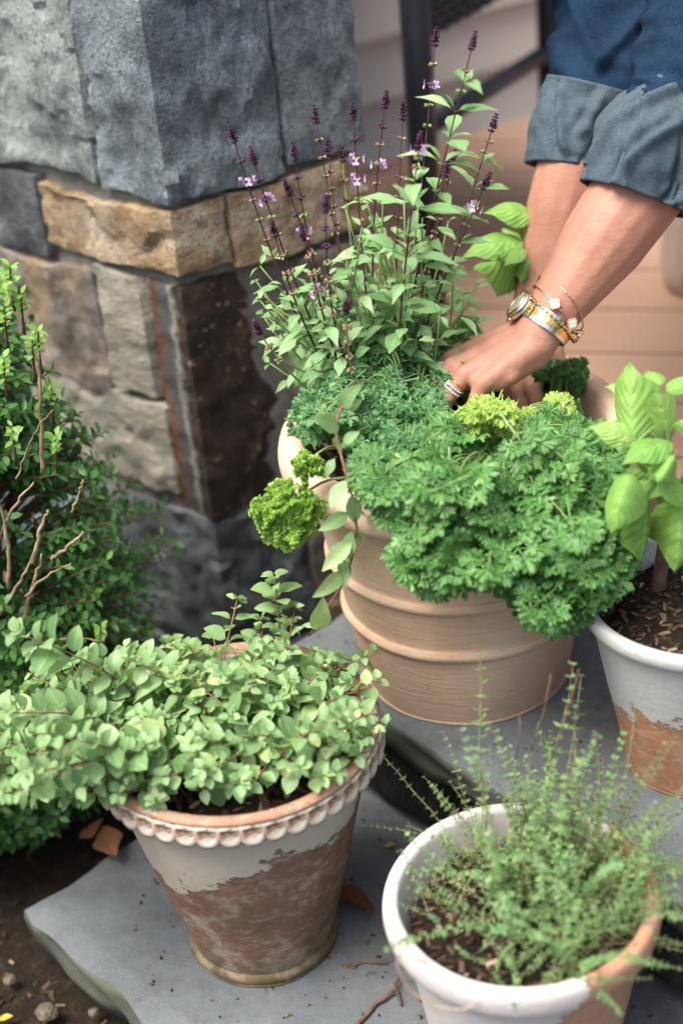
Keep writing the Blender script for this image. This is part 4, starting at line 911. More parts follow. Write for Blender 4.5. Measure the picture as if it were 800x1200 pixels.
# ---- boxwood against the pier
def boxwood():
    base = np.array([-.47, 1.64, -.085]); root = thing('boxwood_shrub', 'dark green boxwood shrub with bare woody twigs beside the stone pier', 'shrub', base)
    ov = [0, .7, 1.0, .95, .55, .08]; rg = np.random.default_rng(61)
    mv = [mleaf('box_leaf', M['l_box'], w_, ov, 3, 2, .3, .1, 0, 0, 0, i, .06) for i, w_ in enumerate((.55, .62, .5))]; my = [mleaf('young_box_leaf', M['l_boxy'], .55, ov, 3, 2, .3, .1, 0, 0, 0, 1, .06)]
    def radius(z): return float(np.interp(z, [-.05, .05, .2, .35, .5, .62, .72], [.12, .19, .25, .235, .185, .14, .05]))
    leaves = []; st = MB(); br = []
    def shoot(p0, p1, n, sz, young=False, ph=0):
        path = bez(p0, p0 + (p1 - p0) * .3 + [0, 0, .02], p1 - (p1 - p0) * .25, p1, 8); st.add(*tube(path, np.linspace(.0018, .0008, 8), 4))
        for j in range(n):
            t = .25 + .75 * (j + 1) / n; f_ = t * 7; i0 = min(6, int(f_)); p = path[i0] + (path[i0 + 1] - path[i0]) * (f_ - i0); d = nrm(path[i0 + 1] - path[i0])
            for sg in (0, pi): o = perp(d, ph + j * 1.57 + sg); s_ = sz * rg.uniform(.75, 1.2); leaves.append(((my if young else mv)[0 if young else rg.integers(3)], Ml(p, o + d * .55 + rg.normal(0, .2, 3), d * .7 + [0, -.2, .7] + rg.normal(0, .25, 3), s_)))
    for i in range(3600):
        z = rg.uniform(-.02, .66); a = rg.uniform(0, 2 * pi); rr = radius(z) * (1 + .16 * noise.noise(Vector((cos(a) * 2.3, sin(a) * 2.3, z * 9)))) * rg.uniform(.68, 1.06)
        if sin(a) > .3 and rg.uniform() < .85: continue
        tip = np.array([base[0] + rr * cos(a), base[1] + rr * sin(a) * .9, z]); pj = proj(tip)
        gap = -10 < pj[0] < 95 and 560 < pj[1] < 735
        if gap and rr > radius(z) * .72 and rg.uniform() < .85: continue
        st_ = np.array([base[0] + rr * .55 * cos(a), base[1] + rr * .5 * sin(a), z - .05 + rg.normal(0, .015)])
        shoot(st_, tip, 9, .0125, rg.uniform() < .04, rg.uniform(0, 3))
    for (u, v, y) in ((12, 312, 1.56), (5, 330, 1.55), (25, 345, 1.56), (45, 388, 1.52), (38, 398, 1.52), (5, 360, 1.54), (15, 500, 1.5), (65, 510, 1.52), (118, 735, 1.5), (60, 450, 1.54), (4, 420, 1.5)):
        tip = at_y(u, v, y); shoot(tip + [-.01, .03, -.06], tip, 7, .0105, True, rg.uniform(0, 3))
    for pts, r in (([(50, 555, 1.5), (50, 500, 1.5), (46, 440, 1.5), (45, 395, 1.51)], .0042), ([(-5, 640, 1.47), (12, 600, 1.46), (25, 580, 1.46), (40, 565, 1.47)], .0035), ([(38, 660, 1.45), (45, 630, 1.45), (52, 605, 1.45), (57, 598, 1.45)], .0045), ([(60, 655, 1.45), (75, 645, 1.45), (88, 635, 1.45), (98, 622, 1.45)], .0038), ([(10, 690, 1.45), (12, 640, 1.45), (8, 610, 1.45), (-6, 575, 1.45)], .004), ([(30, 700, 1.45), (55, 668, 1.45), (72, 668, 1.45), (84, 660, 1.45)], .0028), ([(15, 760, 1.46), (35, 700, 1.46), (42, 680, 1.46), (50, 650, 1.46)], .005), ([(0, 720, 1.45), (18, 690, 1.45), (30, 675, 1.45), (44, 640, 1.45)], .004), ([(40, 755, 1.46), (70, 750, 1.46), (95, 745, 1.46), (120, 752, 1.46)], .0025), ([(85, 600, 1.48), (92, 580, 1.48), (97, 568, 1.48), (98, 562, 1.48)], .0028), ([(20, 560, 1.47), (30, 530, 1.47), (40, 500, 1.47), (62, 480, 1.47)], .002)):
        P = np.array([at_y(u, v, y + .03) for u, v, y in pts]); B_ = bez(*P, 16); B_ = B_ + rg.normal(0, .0007, B_.shape); V, F = tube(B_, np.linspace(r * .6, r * .28, 16) * rg.uniform(.85, 1.15, 16), 6); ob('bare_twig', me_np('bare_twig', V - base, F, [M['twig']]), root)
    for i in range(7):
        a = i * .9; top = base + [.12 * cos(a), .1 * sin(a), rg.uniform(.35, .6)]; V, F = tube(bez(base + [.02 * cos(a), .02 * sin(a), 0], base + [.03 * cos(a), .03 * sin(a), .15], top - [0, 0, .15], top, 10), np.linspace(.009, .003, 10), 7); ob('branch', me_np('branch', V - base, F, [M['bark']]), root)
    me = st.mesh('stems', [M['bark']]); me.transform(Matrix.Translation(-Vector(base))); ob('stems', me, root, kind='stuff'); put_leaves(root, leaves)
boxwood()
#==PART3==
# ------------------------------------------------------------------ the person
def capsule(p0, r0, p1, r1, n=14):
    p0, p1 = np.asarray(p0, float), np.asarray(p1, float); d = p1 - p0; L = np.linalg.norm(d) + 1e-9; d = d / L
    x = perp(d, 0); y = np.cross(d, x); th = np.linspace(0, 2 * pi, n, endpoint=False); ring = np.cos(th)[:, None] * x + np.sin(th)[:, None] * y
    V = [p0[None] - d * r0]; k = 4
    for a in np.linspace(-pi / 2, 0, k + 1)[1:]: V.append(p0 + d * r0 * sin(a) + ring * r0 * cos(a))
    for a in np.linspace(0, pi / 2, k + 1)[:-1]: V.append(p1 + d * r1 * sin(a) + ring * r1 * cos(a))
    V.append(p1[None] + d * r1); V = np.concatenate(V); m = 2 * k; F = [(0, 1 + (j + 1) % n, 1 + j) for j in range(n)]
    for i in range(m - 1):
        for j in range(n): q = (j + 1) % n; F.append((1 + i * n + j, 1 + i * n + q, 1 + (i + 1) * n + q, 1 + (i + 1) * n + j))
    e = 1 + m * n; F += [(e, 1 + (m - 1) * n + j, 1 + (m - 1) * n + (j + 1) % n) for j in range(n)]
    return V, F
def blob(name, caps, mats, voxel=.004, smooth=6, factor=.5):
    """overlapping tapered capsules merged into one continuous surface"""
    q = MB()
    for c in caps: q.add(*capsule(*c))
    tmp = bpy.data.objects.new('tmp', q.mesh('tmp', [])); COL.objects.link(tmp)
    r = tmp.modifiers.new('r', 'REMESH'); r.mode = 'VOXEL'; r.voxel_size = voxel; r.use_smooth_shade = True
    sm = tmp.modifiers.new('s', 'SMOOTH'); sm.factor = factor; sm.iterations = smooth
    dg = bpy.context.evaluated_depsgraph_get(); me = bpy.data.meshes.new_from_object(tmp.evaluated_get(dg)); bpy.data.objects.remove(tmp); me.name = name
    me.materials.clear()
    for m in mats: me.materials.append(m)
    me.polygons.foreach_set('use_smooth', np.ones(len(me.polygons), bool)); return me

def m_skin():
    t = NT('skin'); n1 = t.noise(18, 4); n2 = t.voro(210); n3 = t.noise(320, 4, .6); n4 = t.noise(70, 3, .6)
    col = t.ramp(n1, [(.3, (.29, .138, .096)), (.55, (.355, .178, .125)), (.75, (.4, .215, .155))])
    col = t.mix(t.ramp(t.noise(420, 3, .7), [(.58, 0), (.72, .3)]), col, (.17, .07, .04)); col = t.mix(t.ramp(t.noise(260, 3, .7), [(.56, 0), (.72, .18)]), col, (.42, .25, .19))
    col = t.mix(t.ramp(n4, [(.55, 0), (.75, .25)]), col, (.5, .19, .14))
    return t.fin(col, .56, t.bump(n2, .0005, .4, t.bump(n3, .0006, .6, t.bump(t.noise(55, 5, .6, t.map((1, 1, 2.2))), .002, .35))), .35, 0, **{'Subsurface Weight': .12, 'Subsurface Radius': (.012, .005, .003), 'Subsurface Scale': .6})
def m_denim(name, c, c2, sc=900):
    t = NT(name); a = t.wave(sc, 1.5, t.map(rot=(.4, .3, .6)), 'X'); n1 = t.noise(120, 4, .7); n2 = t.noise(9, 4); n3 = t.noise(650, 2, .6)
    col = t.mix(t.ramp(n3, [(.35, 0), (.7, 1)]), c, c2); col = t.mix(t.ramp(n1, [(.5, 0), (.75, .5)]), col, c2); col = t.mix(t.ramp(n2, [(.45, 0), (.7, .35)]), col, tuple(q * .6 for q in c))
    return t.fin(col, .9, t.bump(n3, .0008, .6, t.bump(n1, .001, .4)), .15, 0, **{'Sheen Weight': .0})
M['skin'] = m_skin(); M['denim'] = m_denim('denim', (.004, .013, .033), (.011, .036, .075)); M['denim_in'] = m_denim('denim_inside', (.036, .057, .074), (.085, .115, .14))
M['trousers'] = m_denim('beige_cotton', (.5, .4, .32), (.6, .5, .42)); M['hair'] = m_plain('brown_hair', (.06, .03, .015), .5, .4, 0, .5, 90); M['shoe'] = m_plain('tan_leather', (.25, .13, .06), .5, .4)
M['steel'] = m_plain('polished_steel', (.6, .61, .6), .22, .5, 1, .08, 200, .0); M['gold'] = m_plain('gold', (.72, .47, .18), .22, .5, 1, .1, 200, .0); M['rose'] = m_plain('rose_gold', (.75, .48, .3), .25, .5, 1, .1, 200, .0)
M['pearl'] = m_plain('mother_of_pearl', (.7, .74, .72), .25, .5, 0, .1, 150, .0); M['gem'] = m_plain('cut_stone', (.75, .78, .8), .05, .9, .6, .2, 400, .0); M['dial'] = m_plain('watch_dial', (.35, .38, .36), .2, .5, .4, .1, 100, .0)

iR, iU, tv = RGT, UPV, -FWD
EL_ = at_y(800, 150, 1.655); WL = at_y(626, 396, 1.56); ER_ = at_y(702, 100, 1.80); WR = at_y(622, 372, 1.705)
SL = at_y(880, -190, 1.80); SR = at_y(752, -200, 2.08)
def arm(E_, W_, rw=.026, re=.046):
    d = W_ - E_; c = []; side = nrm(np.cross(d, tv)); view = nrm(np.cross(side, d))
    for k in (-1, 1):
        off = lambda a: view * k * a
        P = [E_, E_ + d * .25 + off(.004), E_ + d * .55 + off(.005), E_ + d * .85 + off(.006), W_ + off(.007)]; R_ = [re * .72, re * 1.02, re * .93, rw * 1.1, rw * .93]
        c += [(P[i], R_[i], P[i + 1], R_[i + 1]) for i in range(4)]
    return c
RINGS = {}
def hand(W_, F_, N_, left, curls, tag_=None):
    F_ = nrm(F_); N_ = nrm(N_ - F_ * (N_ @ F_)); T_ = np.cross(F_, N_) if left else np.cross(N_, F_); c = []
    spec = [(.083, .030, .000, (.042, .025, .020), .0092), (.087, .010, .004, (.046, .028, .021), .0095), (.082, -.011, .002, (.043, .027, .021), .0090), (.073, -.030, -.004, (.034, .020, .018), .0080)]
    K = []
    for i, (f, t, n, ph, r) in enumerate(spec):
        k0 = W_ + F_ * f + T_ * t + N_ * n; b = W_ + T_ * t * .45 + N_ * .002; c.append((b, .0175, b + (k0 - b) * .5, .0145)); c.append((b + (k0 - b) * .5, .0145, k0, r * 1.18))
        c.append((b - N_ * .008, .015, k0 - N_ * .006 - F_ * .014, r * 1.05)); K.append(k0)
        p = k0; a = 0; side = nrm(T_)
        for j, L in enumerate(ph):
            a += curls[i][j]; d = F_ * cos(a) - N_ * sin(a) + T_ * (.10 - .07 * i); d = nrm(d); q = p + d * L
            c.append((p, r * (1.08 - .1 * j), q, r * (.96 - .1 * j)))
            if j == 0: RINGS[(tag_, i)] = (p, d, N_ * cos(a) + F_ * sin(a), r)
            if j == 0: c.append((p - d * .002, r * 1.2, p + d * .004, r * 1.1))
            p = q
    for i in range(3): c.append((K[i] - F_ * .03 - N_ * .004, .011, K[i + 1] - F_ * .03 - N_ * .004, .011)); c.append((K[i] - F_ * .012 - N_ * .006, .0075, K[i + 1] - F_ * .012 - N_ * .006, .0075))
    c.append((W_ + T_ * .014 + F_ * .012 - N_ * .006, .015, W_ + T_ * .034 + F_ * .042 - N_ * .014, .0135)); p = W_ + T_ * .034 + F_ * .042 - N_ * .014
    for L, dd, r in ((.034, F_ * .75 + T_ * .35 - N_ * .5, .0105), (.028, F_ * .85 - N_ * .6, .0095)): q = p + nrm(dd) * L; c.append((p, r * 1.05, q, r * .88)); p = q
    c.append((W_ - T_ * .016 + F_ * .01 - N_ * .009, .0145, W_ - T_ * .028 + F_ * .055 - N_ * .01, .0105))
    return c
FL = -iR * .90 - iU * .43 + tv * .05; NL = (-iR * .43 + iU * .90) * .80 + tv * .58
R30 = radians(30)
HL = hand(WL, FL, NL, True, [(.5, .6, .3), (.5, .7, .3), (.52, .75, .3), (.85, .75, .3)], 'L')
FR_ = -iR * .2 - iU * .95 + tv * .15; NR = -iR * .7 + tv * .4 - FWD * .0 + iU * .1
HR = hand(WR, FR_, NR, False, [(.5, .6, .3), (.45, .6, .3), (.5, .6, .3), (.6, .6, .3)], 'R')

mid = (SL + SR) / 2; lr = SL - SR; fw = nrm([lr[1], -lr[0], 0]); lr = nrm([lr[0], lr[1], 0])
hip = mid - fw * .40; hip[2] = 1.10; hL, hR = hip + lr * .09, hip - lr * .09
footL, footR = np.array([hL[0], hL[1], .335]) + fw * .1 + lr * .05, np.array([hR[0], hR[1], .335]) * 0 + [.525, 2.2, .335]
fdir = {0: fw, 1: nrm([.15, -1, 0])}
kneeL, kneeR = (hL + footL) / 2 + fw * .07, np.array([.575, 2.18, .76])
neck = mid + fw * .10 + np.array([0, 0, .03]); headc = neck + fw * .12 + np.array([0, 0, -.03])
def torso(g):
    c = []
    for k, (ws, wh) in ((-1, (.11, .08)), (0, (0, 0)), (1, (.11, .08))): c += [(mid + lr * k * ws - fw * .02, .085 + g, (mid + hip) / 2 + lr * k * .075, .085 + g), ((mid + hip) / 2 + lr * k * .075, .085 + g, hip + lr * k * wh, .10 + g)]
    return c
def legs(g):
    c = []
    for h, k, f in ((hL, kneeL, footL), (hR, kneeR, footR)): c += [(h, .085 + g, k, .058 + g), (k, .058 + g, k + (f - k) * .35, .056 + g), (k + (f - k) * .35, .056 + g, f, .036 + g)]
    return c
caps = arm(EL_, WL) + HL + arm(ER_, WR, .025, .043) + HR + torso(0) + legs(0)
for E_, S_, r in ((EL_, SL, .034), (ER_, SR, .033)): c_ = (E_, r, S_, .042); caps.append(c_)
caps += [(SL, .055, mid, .07), (SR, .055, mid, .07), (mid, .06, neck, .052), (neck, .05, headc, .055), (headc - fw * .0 + np.array([0, 0, .01]), .078, headc + fw * .05, .07), (headc + fw * .06 - np.array([0, 0, .07]), .012, headc + fw * .03 - np.array([0, 0, .085]), .014), (headc + lr * .075, .018, headc + lr * .08 + fw * .02, .012), (headc - lr * .075, .018, headc - lr * .08 + fw * .02, .012)]
for i, f in enumerate((footL, footR)): caps.append((f + [0, 0, .0], .033, f + fdir[i] * .15 - [0, 0, .008], .026))
body = blob('person', caps, [M['skin']], .003, 3)
body.transform(Matrix.Translation(-Vector((*hip[:2], .30))))
PB = np.array([hip[0], hip[1], .30])
person = tag(ob('person', body, None, tuple(PB)), 'person in a rolled sleeve denim shirt bending to reach into the parsley', 'person')
def pchild(name, me, parent=person): me.transform(Matrix.Translation(-Vector(PB))); return ob(name, me, parent)
pchild('shirt', blob('shirt', torso(.016) + [(SL, .075, mid, .09), (SR, .075, mid, .09)], [M['denim']], .008, 4))
pchild('trousers', blob('trousers', legs(.014)[:] + [(hip - lr * .06, .118, hip + lr * .06, .118)], [M['trousers']], .007, 4))
pchild('hair', blob('hair', [(headc + np.array([0, 0, .035]), .075, headc - fw * .02 + np.array([0, 0, .03]), .078), (headc - fw * .03, .07, neck + np.array([0, 0, .05]), .05)], [M['hair']], .008, 3))
for i, f in enumerate((footL, footR)): pchild('shoe', blob('shoe', [(f - [0, 0, .0], .0345, f + fdir[i] * .16 - [0, 0, .008], .0285), (f + fdir[i] * .06 - [0, 0, .002], .033, f + fdir[i] * .14 - [0, 0, .006], .031)], [M['shoe']], .006, 2))

def loft(path, rad, n, disp, up0):
    P = np.asarray(path, float); m = len(P); T = np.gradient(P, axis=0); T /= np.linalg.norm(T, axis=1)[:, None]; V = []; th = np.linspace(0, 2 * pi, n, endpoint=False); X = np.asarray(up0, float)
    for i in range(m):
        X = nrm(X - T[i] * (X @ T[i])); Y = np.cross(T[i], X)
        for a in th: V.append(P[i] + (rad[i] + disp(i / (m - 1), a)) * (cos(a) * X + sin(a) * Y))
    F = []
    for i in range(m - 1):
        for j in range(n): k = (j + 1) % n; F.append((i * n + j, i * n + k, (i + 1) * n + k, (i + 1) * n + j))
    return np.array(V), F
def ridge(x): return 1 - abs(x)
def sleeve(Sh, seed, cpath, s0, s1, rc, folds, vfold=None):
    """cpath runs from the hem up the arm; the sleeve goes on from inside the cuff to the shoulder"""
    CP = bez(*cpath, 41)
    up0 = tv
    def dsp(t, a):
        q = Vector((cos(a) * 1.5 + seed, sin(a) * 1.5, t * 7)); k = .010 * noise.noise(q) + .006 * ridge(noise.noise(Vector((cos(a) * 1.1 + seed, sin(a) * 1.1, t * 13 + a * .9))) * 2.2) - .003
        if vfold:
            for (a0, t0, sl, w_, am) in vfold: k += am * math.exp(-(((t - t0) - sl * abs(((a - a0 + pi) % (2 * pi)) - pi)) / w_) ** 2)
        return k * min(1, t / .2)
    P = bez(s0, s1, s1 + (Sh - s1) * .35, Sh, 70); rad = np.interp(np.linspace(0, 1, 70), [0, .08, .3, 1], [rc * .86, rc * .93, rc * .99, .078])
    V, F = loft(P, rad, 64, dsp, up0); sv = pchild('sleeve', me_np('sleeve', V, F, [M['denim']]))
    # rolled cuff: outer face, rounded hem, back up inside
    nrow = 41; ts = np.linspace(0, 1, nrow); P = []; R_ = []
    for i, t in enumerate(ts): P.append(CP[40 - i]); R_.append(rc * (1.0 + .075 * sin(pi * min(1, t * 1.05)) - .02 * t + (.05 * math.exp(-t / .05))))
    hem = P[-1]
    def dc(t, a):
        q = Vector((cos(a) * 1.7 + seed * 2, sin(a) * 1.7, t * 2.2)); k = .0065 * noise.noise(q) + .003 * noise.noise(q * 2.6) + .0006 * noise.noise(q * 14)
        for (a0, sl, w_, am, t0, t1) in folds:
            da = ((a - a0 - sl * (t - .5) + pi) % (2 * pi)) - pi; k += am * (math.exp(-(da / w_) ** 2) - .8 * math.exp(-((da - 1.7 * w_) / w_) ** 2)) * max(0, min(1, (t - t0) / .15)) * max(0, min(1, (t1 - t) / .15))
        return k
    V, F = loft(P, R_, 96, dc, up0); n = 96; V = V.tolist(); last = np.array(V[-n:]); first = np.array(V[:n]); c_l = last.mean(0); c_f = first.mean(0); dn = nrm(CP[2] - CP[0]); du = nrm(CP[40] - CP[38])
    rows = [last * .985 + c_l * .015 - dn * .0025, last * .955 + c_l * .045 - dn * .0022, last * .93 + c_l * .07 + dn * .002, last * .92 + c_l * .08 + dn * .03]
    m = nrow
    for rw in rows:
        V += rw.tolist(); F += [((m - 1) * n + j, (m - 1) * n + (j + 1) % n, m * n + (j + 1) % n, m * n + j) for j in range(n)]; m += 1
    top = [first * .97 + c_f * .03 + du * .0015, first * .80 + c_f * .20 - du * .010]; prev = 0
    for rw in top:
        b = len(V); V += rw.tolist(); F += [(b + j, b + (j + 1) % n, prev + (j + 1) % n, prev + j) for j in range(n)]; prev = b
    pchild('cuff', me_np('cuff', V, F, [M['denim_in']]), sv)
sleeve(SL, 1.3, [at_y(742, 230, 1.615), at_y(756, 192, 1.628), at_y(770, 165, 1.64), at_y(800, 138, 1.65)], at_y(776, 164, 1.643), at_y(810, 128, 1.655), .056, [(.9, .9, .09, .010, -.2, 1), (5.7, -.7, .11, .010, .1, 1.2), (.15, .7, .08, .009, .2, 1.2), (2.0, .3, .12, .009, 0, .9), (5.1, 1.0, .09, .009, .2, 1.2), (.5, -.4, .07, .006, .3, 1.2)])
sleeve(SR, 5.1, [at_y(676, 196, 1.77), at_y(680, 170, 1.78), at_y(690, 140, 1.79), at_y(700, 104, 1.80)], at_y(692, 140, 1.79), at_y(704, 90, 1.805), .0565, [(5.35, 1.0, .09, .013, -.2, .75), (5.9, .5, .08, .008, .3, 1.2), (.6, -.5, .1, .008, 0, 1), (4.9, -.6, .1, .010, .1, 1.2), (.1, .3, .09, .006, 0, .7)], [(6.1, .20, .35, .035, .012)])

# ---- wristwatch, bracelets, rings
AX = nrm(EL_ - WL); DN = nrm(-iR * .81 + iU * .58 + tv * .18); DN = nrm(DN - AX * (DN @ AX)); SV = np.cross(AX, DN); SV = SV if SV @ tv > 0 else -SV
def ring_pt(c, a, rn, rs): return c + DN * rn * cos(a) + SV * rs * sin(a)
def watch():
    c = WL + AX * .018; root = thing('wristwatch', 'two tone steel and gold wristwatch on the wrist above the lime parsley', 'watch', c); q = MB(); rn, rs = .0278, .0345; N_ = 40
    for k in range(N_):
        a = 2 * pi * k / N_
        if min(a, 2 * pi - a) < .42: continue
        t_ = nrm(-DN * rn * sin(a) + SV * rs * cos(a)); o = nrm(np.cross(t_, AX)); o = o if o @ (ring_pt(c, a, rn, rs) - c) > 0 else -o; L = .0023
        for x0, x1, mi, h in ((-.0085, -.0044, 0, .0012), (-.0042, -.0016, 1, .0016), (-.0014, .0014, 1, .0018), (.0016, .0042, 1, .0016), (.0044, .0085, 0, .0012)):
            sh = .5 * L if mi == 1 and abs(x0 + x1) < .001 else 0; p = ring_pt(c, a, rn, rs) - c + t_ * sh
            B = [p + AX * x + t_ * y * L + o * z for z in (-.001, h) for (x, y) in ((x0, -1), (x1, -1), (x1, 1), (x0, 1))]; q.add(B, [(0, 3, 2, 1), (4, 5, 6, 7), (0, 1, 5, 4), (1, 2, 6, 5), (2, 3, 7, 6), (3, 0, 4, 7)], mi)
    ob('band', q.mesh('band', [M['steel'], M['gold']], False), root)
    mw = Matrix(Ml(DN * .0275, AX, DN, 1.0).tolist())
    V, F = lathe([(0, 0), (.0155, 0), (.0172, .0015), (.0176, .004), (.0172, .0062), (.0162, .0072)], 40); cs = ob('case', me_np('case', V, F, [M['steel']]), root, mw=mw)
    V, F = lathe([(.0166, .0068), (.0168, .0086), (.0158, .0096), (.0140, .0094), (.0138, .0080)], 40); ob('bezel', me_np('bezel', V, F, [M['gold']]), cs)
    V, F = lathe([(.0139, .0086), (.012, .0093), (.006, .0097), (0, .0098)], 32); ob('crystal', me_np('crystal', V, F, [M['dial']]), cs)
    V, F = tube([(0, -.0165, .004), (0, -.0195, .004)], .0026, 12); ob('crown', me_np('crown', V, F, [M['gold']]), cs)
watch()
def chain(label, c, rn, rs, sag, mat, tilt, n=150, r=.00075):
    root = thing('bracelet', label, 'bracelet', c); P = []; R_ = []
    for k in range(n + 1):
        a = 2 * pi * k / n; P.append(ring_pt(np.zeros(3), a, rn, rs) + AX * (tilt[0] * cos(a) + tilt[1] * sin(a)) + np.array([0, 0, -1]) * sag * max(0, -cos(a)) ** 2); R_.append(r * (1.55 if k % 3 == 0 else .75))
    V, F = tube(P, R_, 6, False); ob('chain', me_np('chain', V, F, [M[mat]]), root); return root, P
def clover(root, p, nrm_, s_=.0062):
    o = []
    for k in range(32): a = 2 * pi * k / 32; r = s_ * (.80 + .24 * abs(cos(2 * a)) ** .7); o.append((r * cos(a), r * sin(a)))
    V = [(x, y, .0) for x, y in o] + [(x, y, .0022) for x, y in o]; n = 32; mw = Matrix(Ml(p, AX, nrm_, 1.0).tolist())
    cl = ob('clover_setting', me_np('clover_setting', V, [(i, (i + 1) % n, n + (i + 1) % n, n + i) for i in range(n)] + [tuple(range(n - 1, -1, -1)), tuple(range(n, 2 * n))], [M['rose']], False), root, mw=mw)
    V = [(x * .82, y * .82, .0023) for x, y in o] + [(x * .74, y * .74, .0031) for x, y in o] ; ob('pearl_inlay', me_np('pearl_inlay', V, [(i, (i + 1) % n, n + (i + 1) % n, n + i) for i in range(n)] + [tuple(range(n, 2 * n))], [M['pearl']], False), cl)
    q = MB()
    for k in range(32): q.add(*capsule((o[k][0] * .93, o[k][1] * .93, .0024), .0006, (o[k][0] * .93, o[k][1] * .93, .0027), .0006, 5))
    ob('beaded_edge', q.mesh('beaded_edge', [M['rose']]), cl)
cb, P_ = chain('gold bracelet with white clover charms next to the watch', WL + AX * .036, .031, .0365, .003, 'rose', (.006, -.004))
for a in (1.25, 2.05, 2.9): k = int(150 * a / (2 * pi)); p = np.array(P_[k]); clover(cb, p + nrm(p) * .0015, nrm(p - AX * (p @ AX)))
chain('thin plain gold chain bracelet above the watch', WL + AX * .045, .031, .0365, .005, 'rose', (.008, .003), 130, .0007)
chain('thicker gold link bracelet hanging under the wrist', WL + AX * .028, .0315, .0375, .006, 'gold', (.003, -.006), 100, .0013)
def rings():
    p, d, n_, r = RINGS[('L', 2)]
    for label, s_, gm in (('plain thin gold ring near the knuckle', .010, 0), ('wide silver ring set with clear stones', .0155, 1), ('narrow stone set band in front of the wide ring', .0195, 2)):
        c = p + d * s_; root = thing('finger_ring', label, 'ring', c); th = np.linspace(0, 2 * pi, 49); u_ = nrm(n_ - d * (n_ @ d)); w_ = np.cross(d, u_); R_ = r * 1.06
        P = [u_ * R_ * cos(a) + w_ * R_ * sin(a) for a in th]; V, F = tube(P, .0009 if gm != 1 else .0012, 6, False); ob('ring_band', me_np('ring_band', V, F, [M['gold' if gm == 0 else 'steel']]), root)
        if gm:
            for a in np.linspace(-1.7, 1.7, 13):
                o = u_ * cos(a) + w_ * sin(a); big = 1.0 + (1.1 if gm == 1 and abs(a) < .2 else 0); q = o * (R_ + .0010); s0 = .0011 * big; x, y = d, np.cross(d, o)
                V = [q + o * s0 * 1.1] + [q + (x * cos(b) + y * sin(b)) * s0 * 1.25 + o * s0 * .4 for b in np.arange(6) * 1.047] + [q - o * s0]
                ob('stone', me_np('gem', V, [(0, 1 + i, 1 + (i + 1) % 6) for i in range(6)] + [(7, 1 + (i + 1) % 6, 1 + i) for i in range(6)], [M['gem']], False), root)
rings()

# ------------------------------------------------------------------ small things lying about
M['dry'] = m_leaf('dry_leaf', (.08, .035, .018), (.15, .07, .035), (.24, .13, .06), .15, .7, .2, .5); M['yellow'] = m_leaf('yellow_leaf', (.3, .24, .04), (.45, .34, .05), (.55, .45, .08), .2, .6, .2, .3)
dryv = [mleaf('dry_leaf', M['dry'], .5, [0, .5, .85, 1, .9, .6, .3, .02], 10, 6, .5, -.25, .3, .08, .01, i, .1) for i in range(2)]; yel = mleaf('yellow_leaf', M['yellow'], .6, [0, .6, 1, .9, .5, .05], 5, 4, .3, -.1, 0, .05, 0, 1, .1)
def litter(label, u, v, z, u1, v1, me, roll=0.0):
    p = at_z(u, v, z + .004); q = at_z(u1, v1, z + .004); L = np.linalg.norm(q - p); o = tag(ob('fallen_leaf', me, None, mw=Matrix(Ml(p, q - p, np.array([roll, 0, 1]), L).tolist())), label, 'leaf'); return o
litter('curled brown dry leaf lying between the scalloped and whitewashed pots', 402, 1032, 0, 428, 1082, dryv[0], .4)
litter('brown dry leaf on the step under the oregano overhang', 118, 965, 0, 140, 1010, dryv[1], -.3)
litter('reddish dry leaf in shade at the back edge of the lower step', 90, 985, 0, 118, 968, dryv[0], .2)
litter('small yellow leaf in the dark gap beside the step riser', 448, 992, 0, 462, 990, yel)
litter('bright yellow leaf on the soil below the step corner', -4, 1195, -.08, 14, 1192, yel)
def twig(label, pts, r, fork=None):
    P = np.array([at_z(u, v, .003 + dz) for u, v, dz in pts]); b = P[0]; root = thing('fallen_twig', label, 'twig', b); rr = np.random.default_rng(len(label)); Q = np.concatenate([[P[i] + (P[i + 1] - P[i]) * t for t in np.linspace(0, 1, 5, endpoint=False)] for i in range(len(P) - 1)] + [[P[-1]]]); Q = Q + rr.normal(0, .0007, Q.shape) * [1, 1, .2]
    V, F = tube(Q - b, np.linspace(r, r * .6, len(Q)), 6); ob('stem', me_np('stem', V, F, [M['bark']]), root)
    if fork is not None:
        P = np.array([at_z(u, v, .003 + dz) for u, v, dz in fork]); V, F = tube(P - b, np.linspace(r * .8, r * .5, len(P)), 6); ob('side_shoot', me_np('side_shoot', V, F, [M['bark']]), root)
twig('forked dark twig on the step beside the whitewashed pot', [(414, 1202, 0), (440, 1178, 0), (462, 1160, .004), (466, 1142, .008)], .0026, [(464, 1158, .004), (470, 1178, 0)])
twig('thin straight twig on the step between the two front pots', [(400, 1132, 0), (428, 1128, 0), (446, 1127, .003), (458, 1122, .006)], .0013, [(446, 1127, .003), (454, 1130, 0)])
M['straw'] = m_plain('dry_straw', (.45, .35, .26), .8, .2, 0, .2, 80)
def straw():
    pts = [(500, 1130, .215, 0), (470, 1112, .205, 0), (464, 1130, .19, 0), (478, 1160, .165, 0), (510, 1180, .15, 0), (545, 1184, .155, 0), (560, 1172, .17, 0)]; P = np.array([at_y(u, v, 1.02) for u, v, *_ in pts]); b = P[0]
    root = thing('dry_straw', 'looped dry straw hanging over the whitewashed rim', 'straw', b); t = np.linspace(0, len(P) - 1, 40); Q = np.stack([np.interp(t, np.arange(len(P)), P[:, i]) for i in range(3)], 1)
    for _ in range(3): Q[1:-1] = (Q[:-2] + Q[1:-1] * 2 + Q[2:]) / 4
    V, F = tube(Q - b, np.linspace(.0012, .0006, 40), 5); ob('stem', me_np('stem', V, F, [M['straw']]), root)
straw()
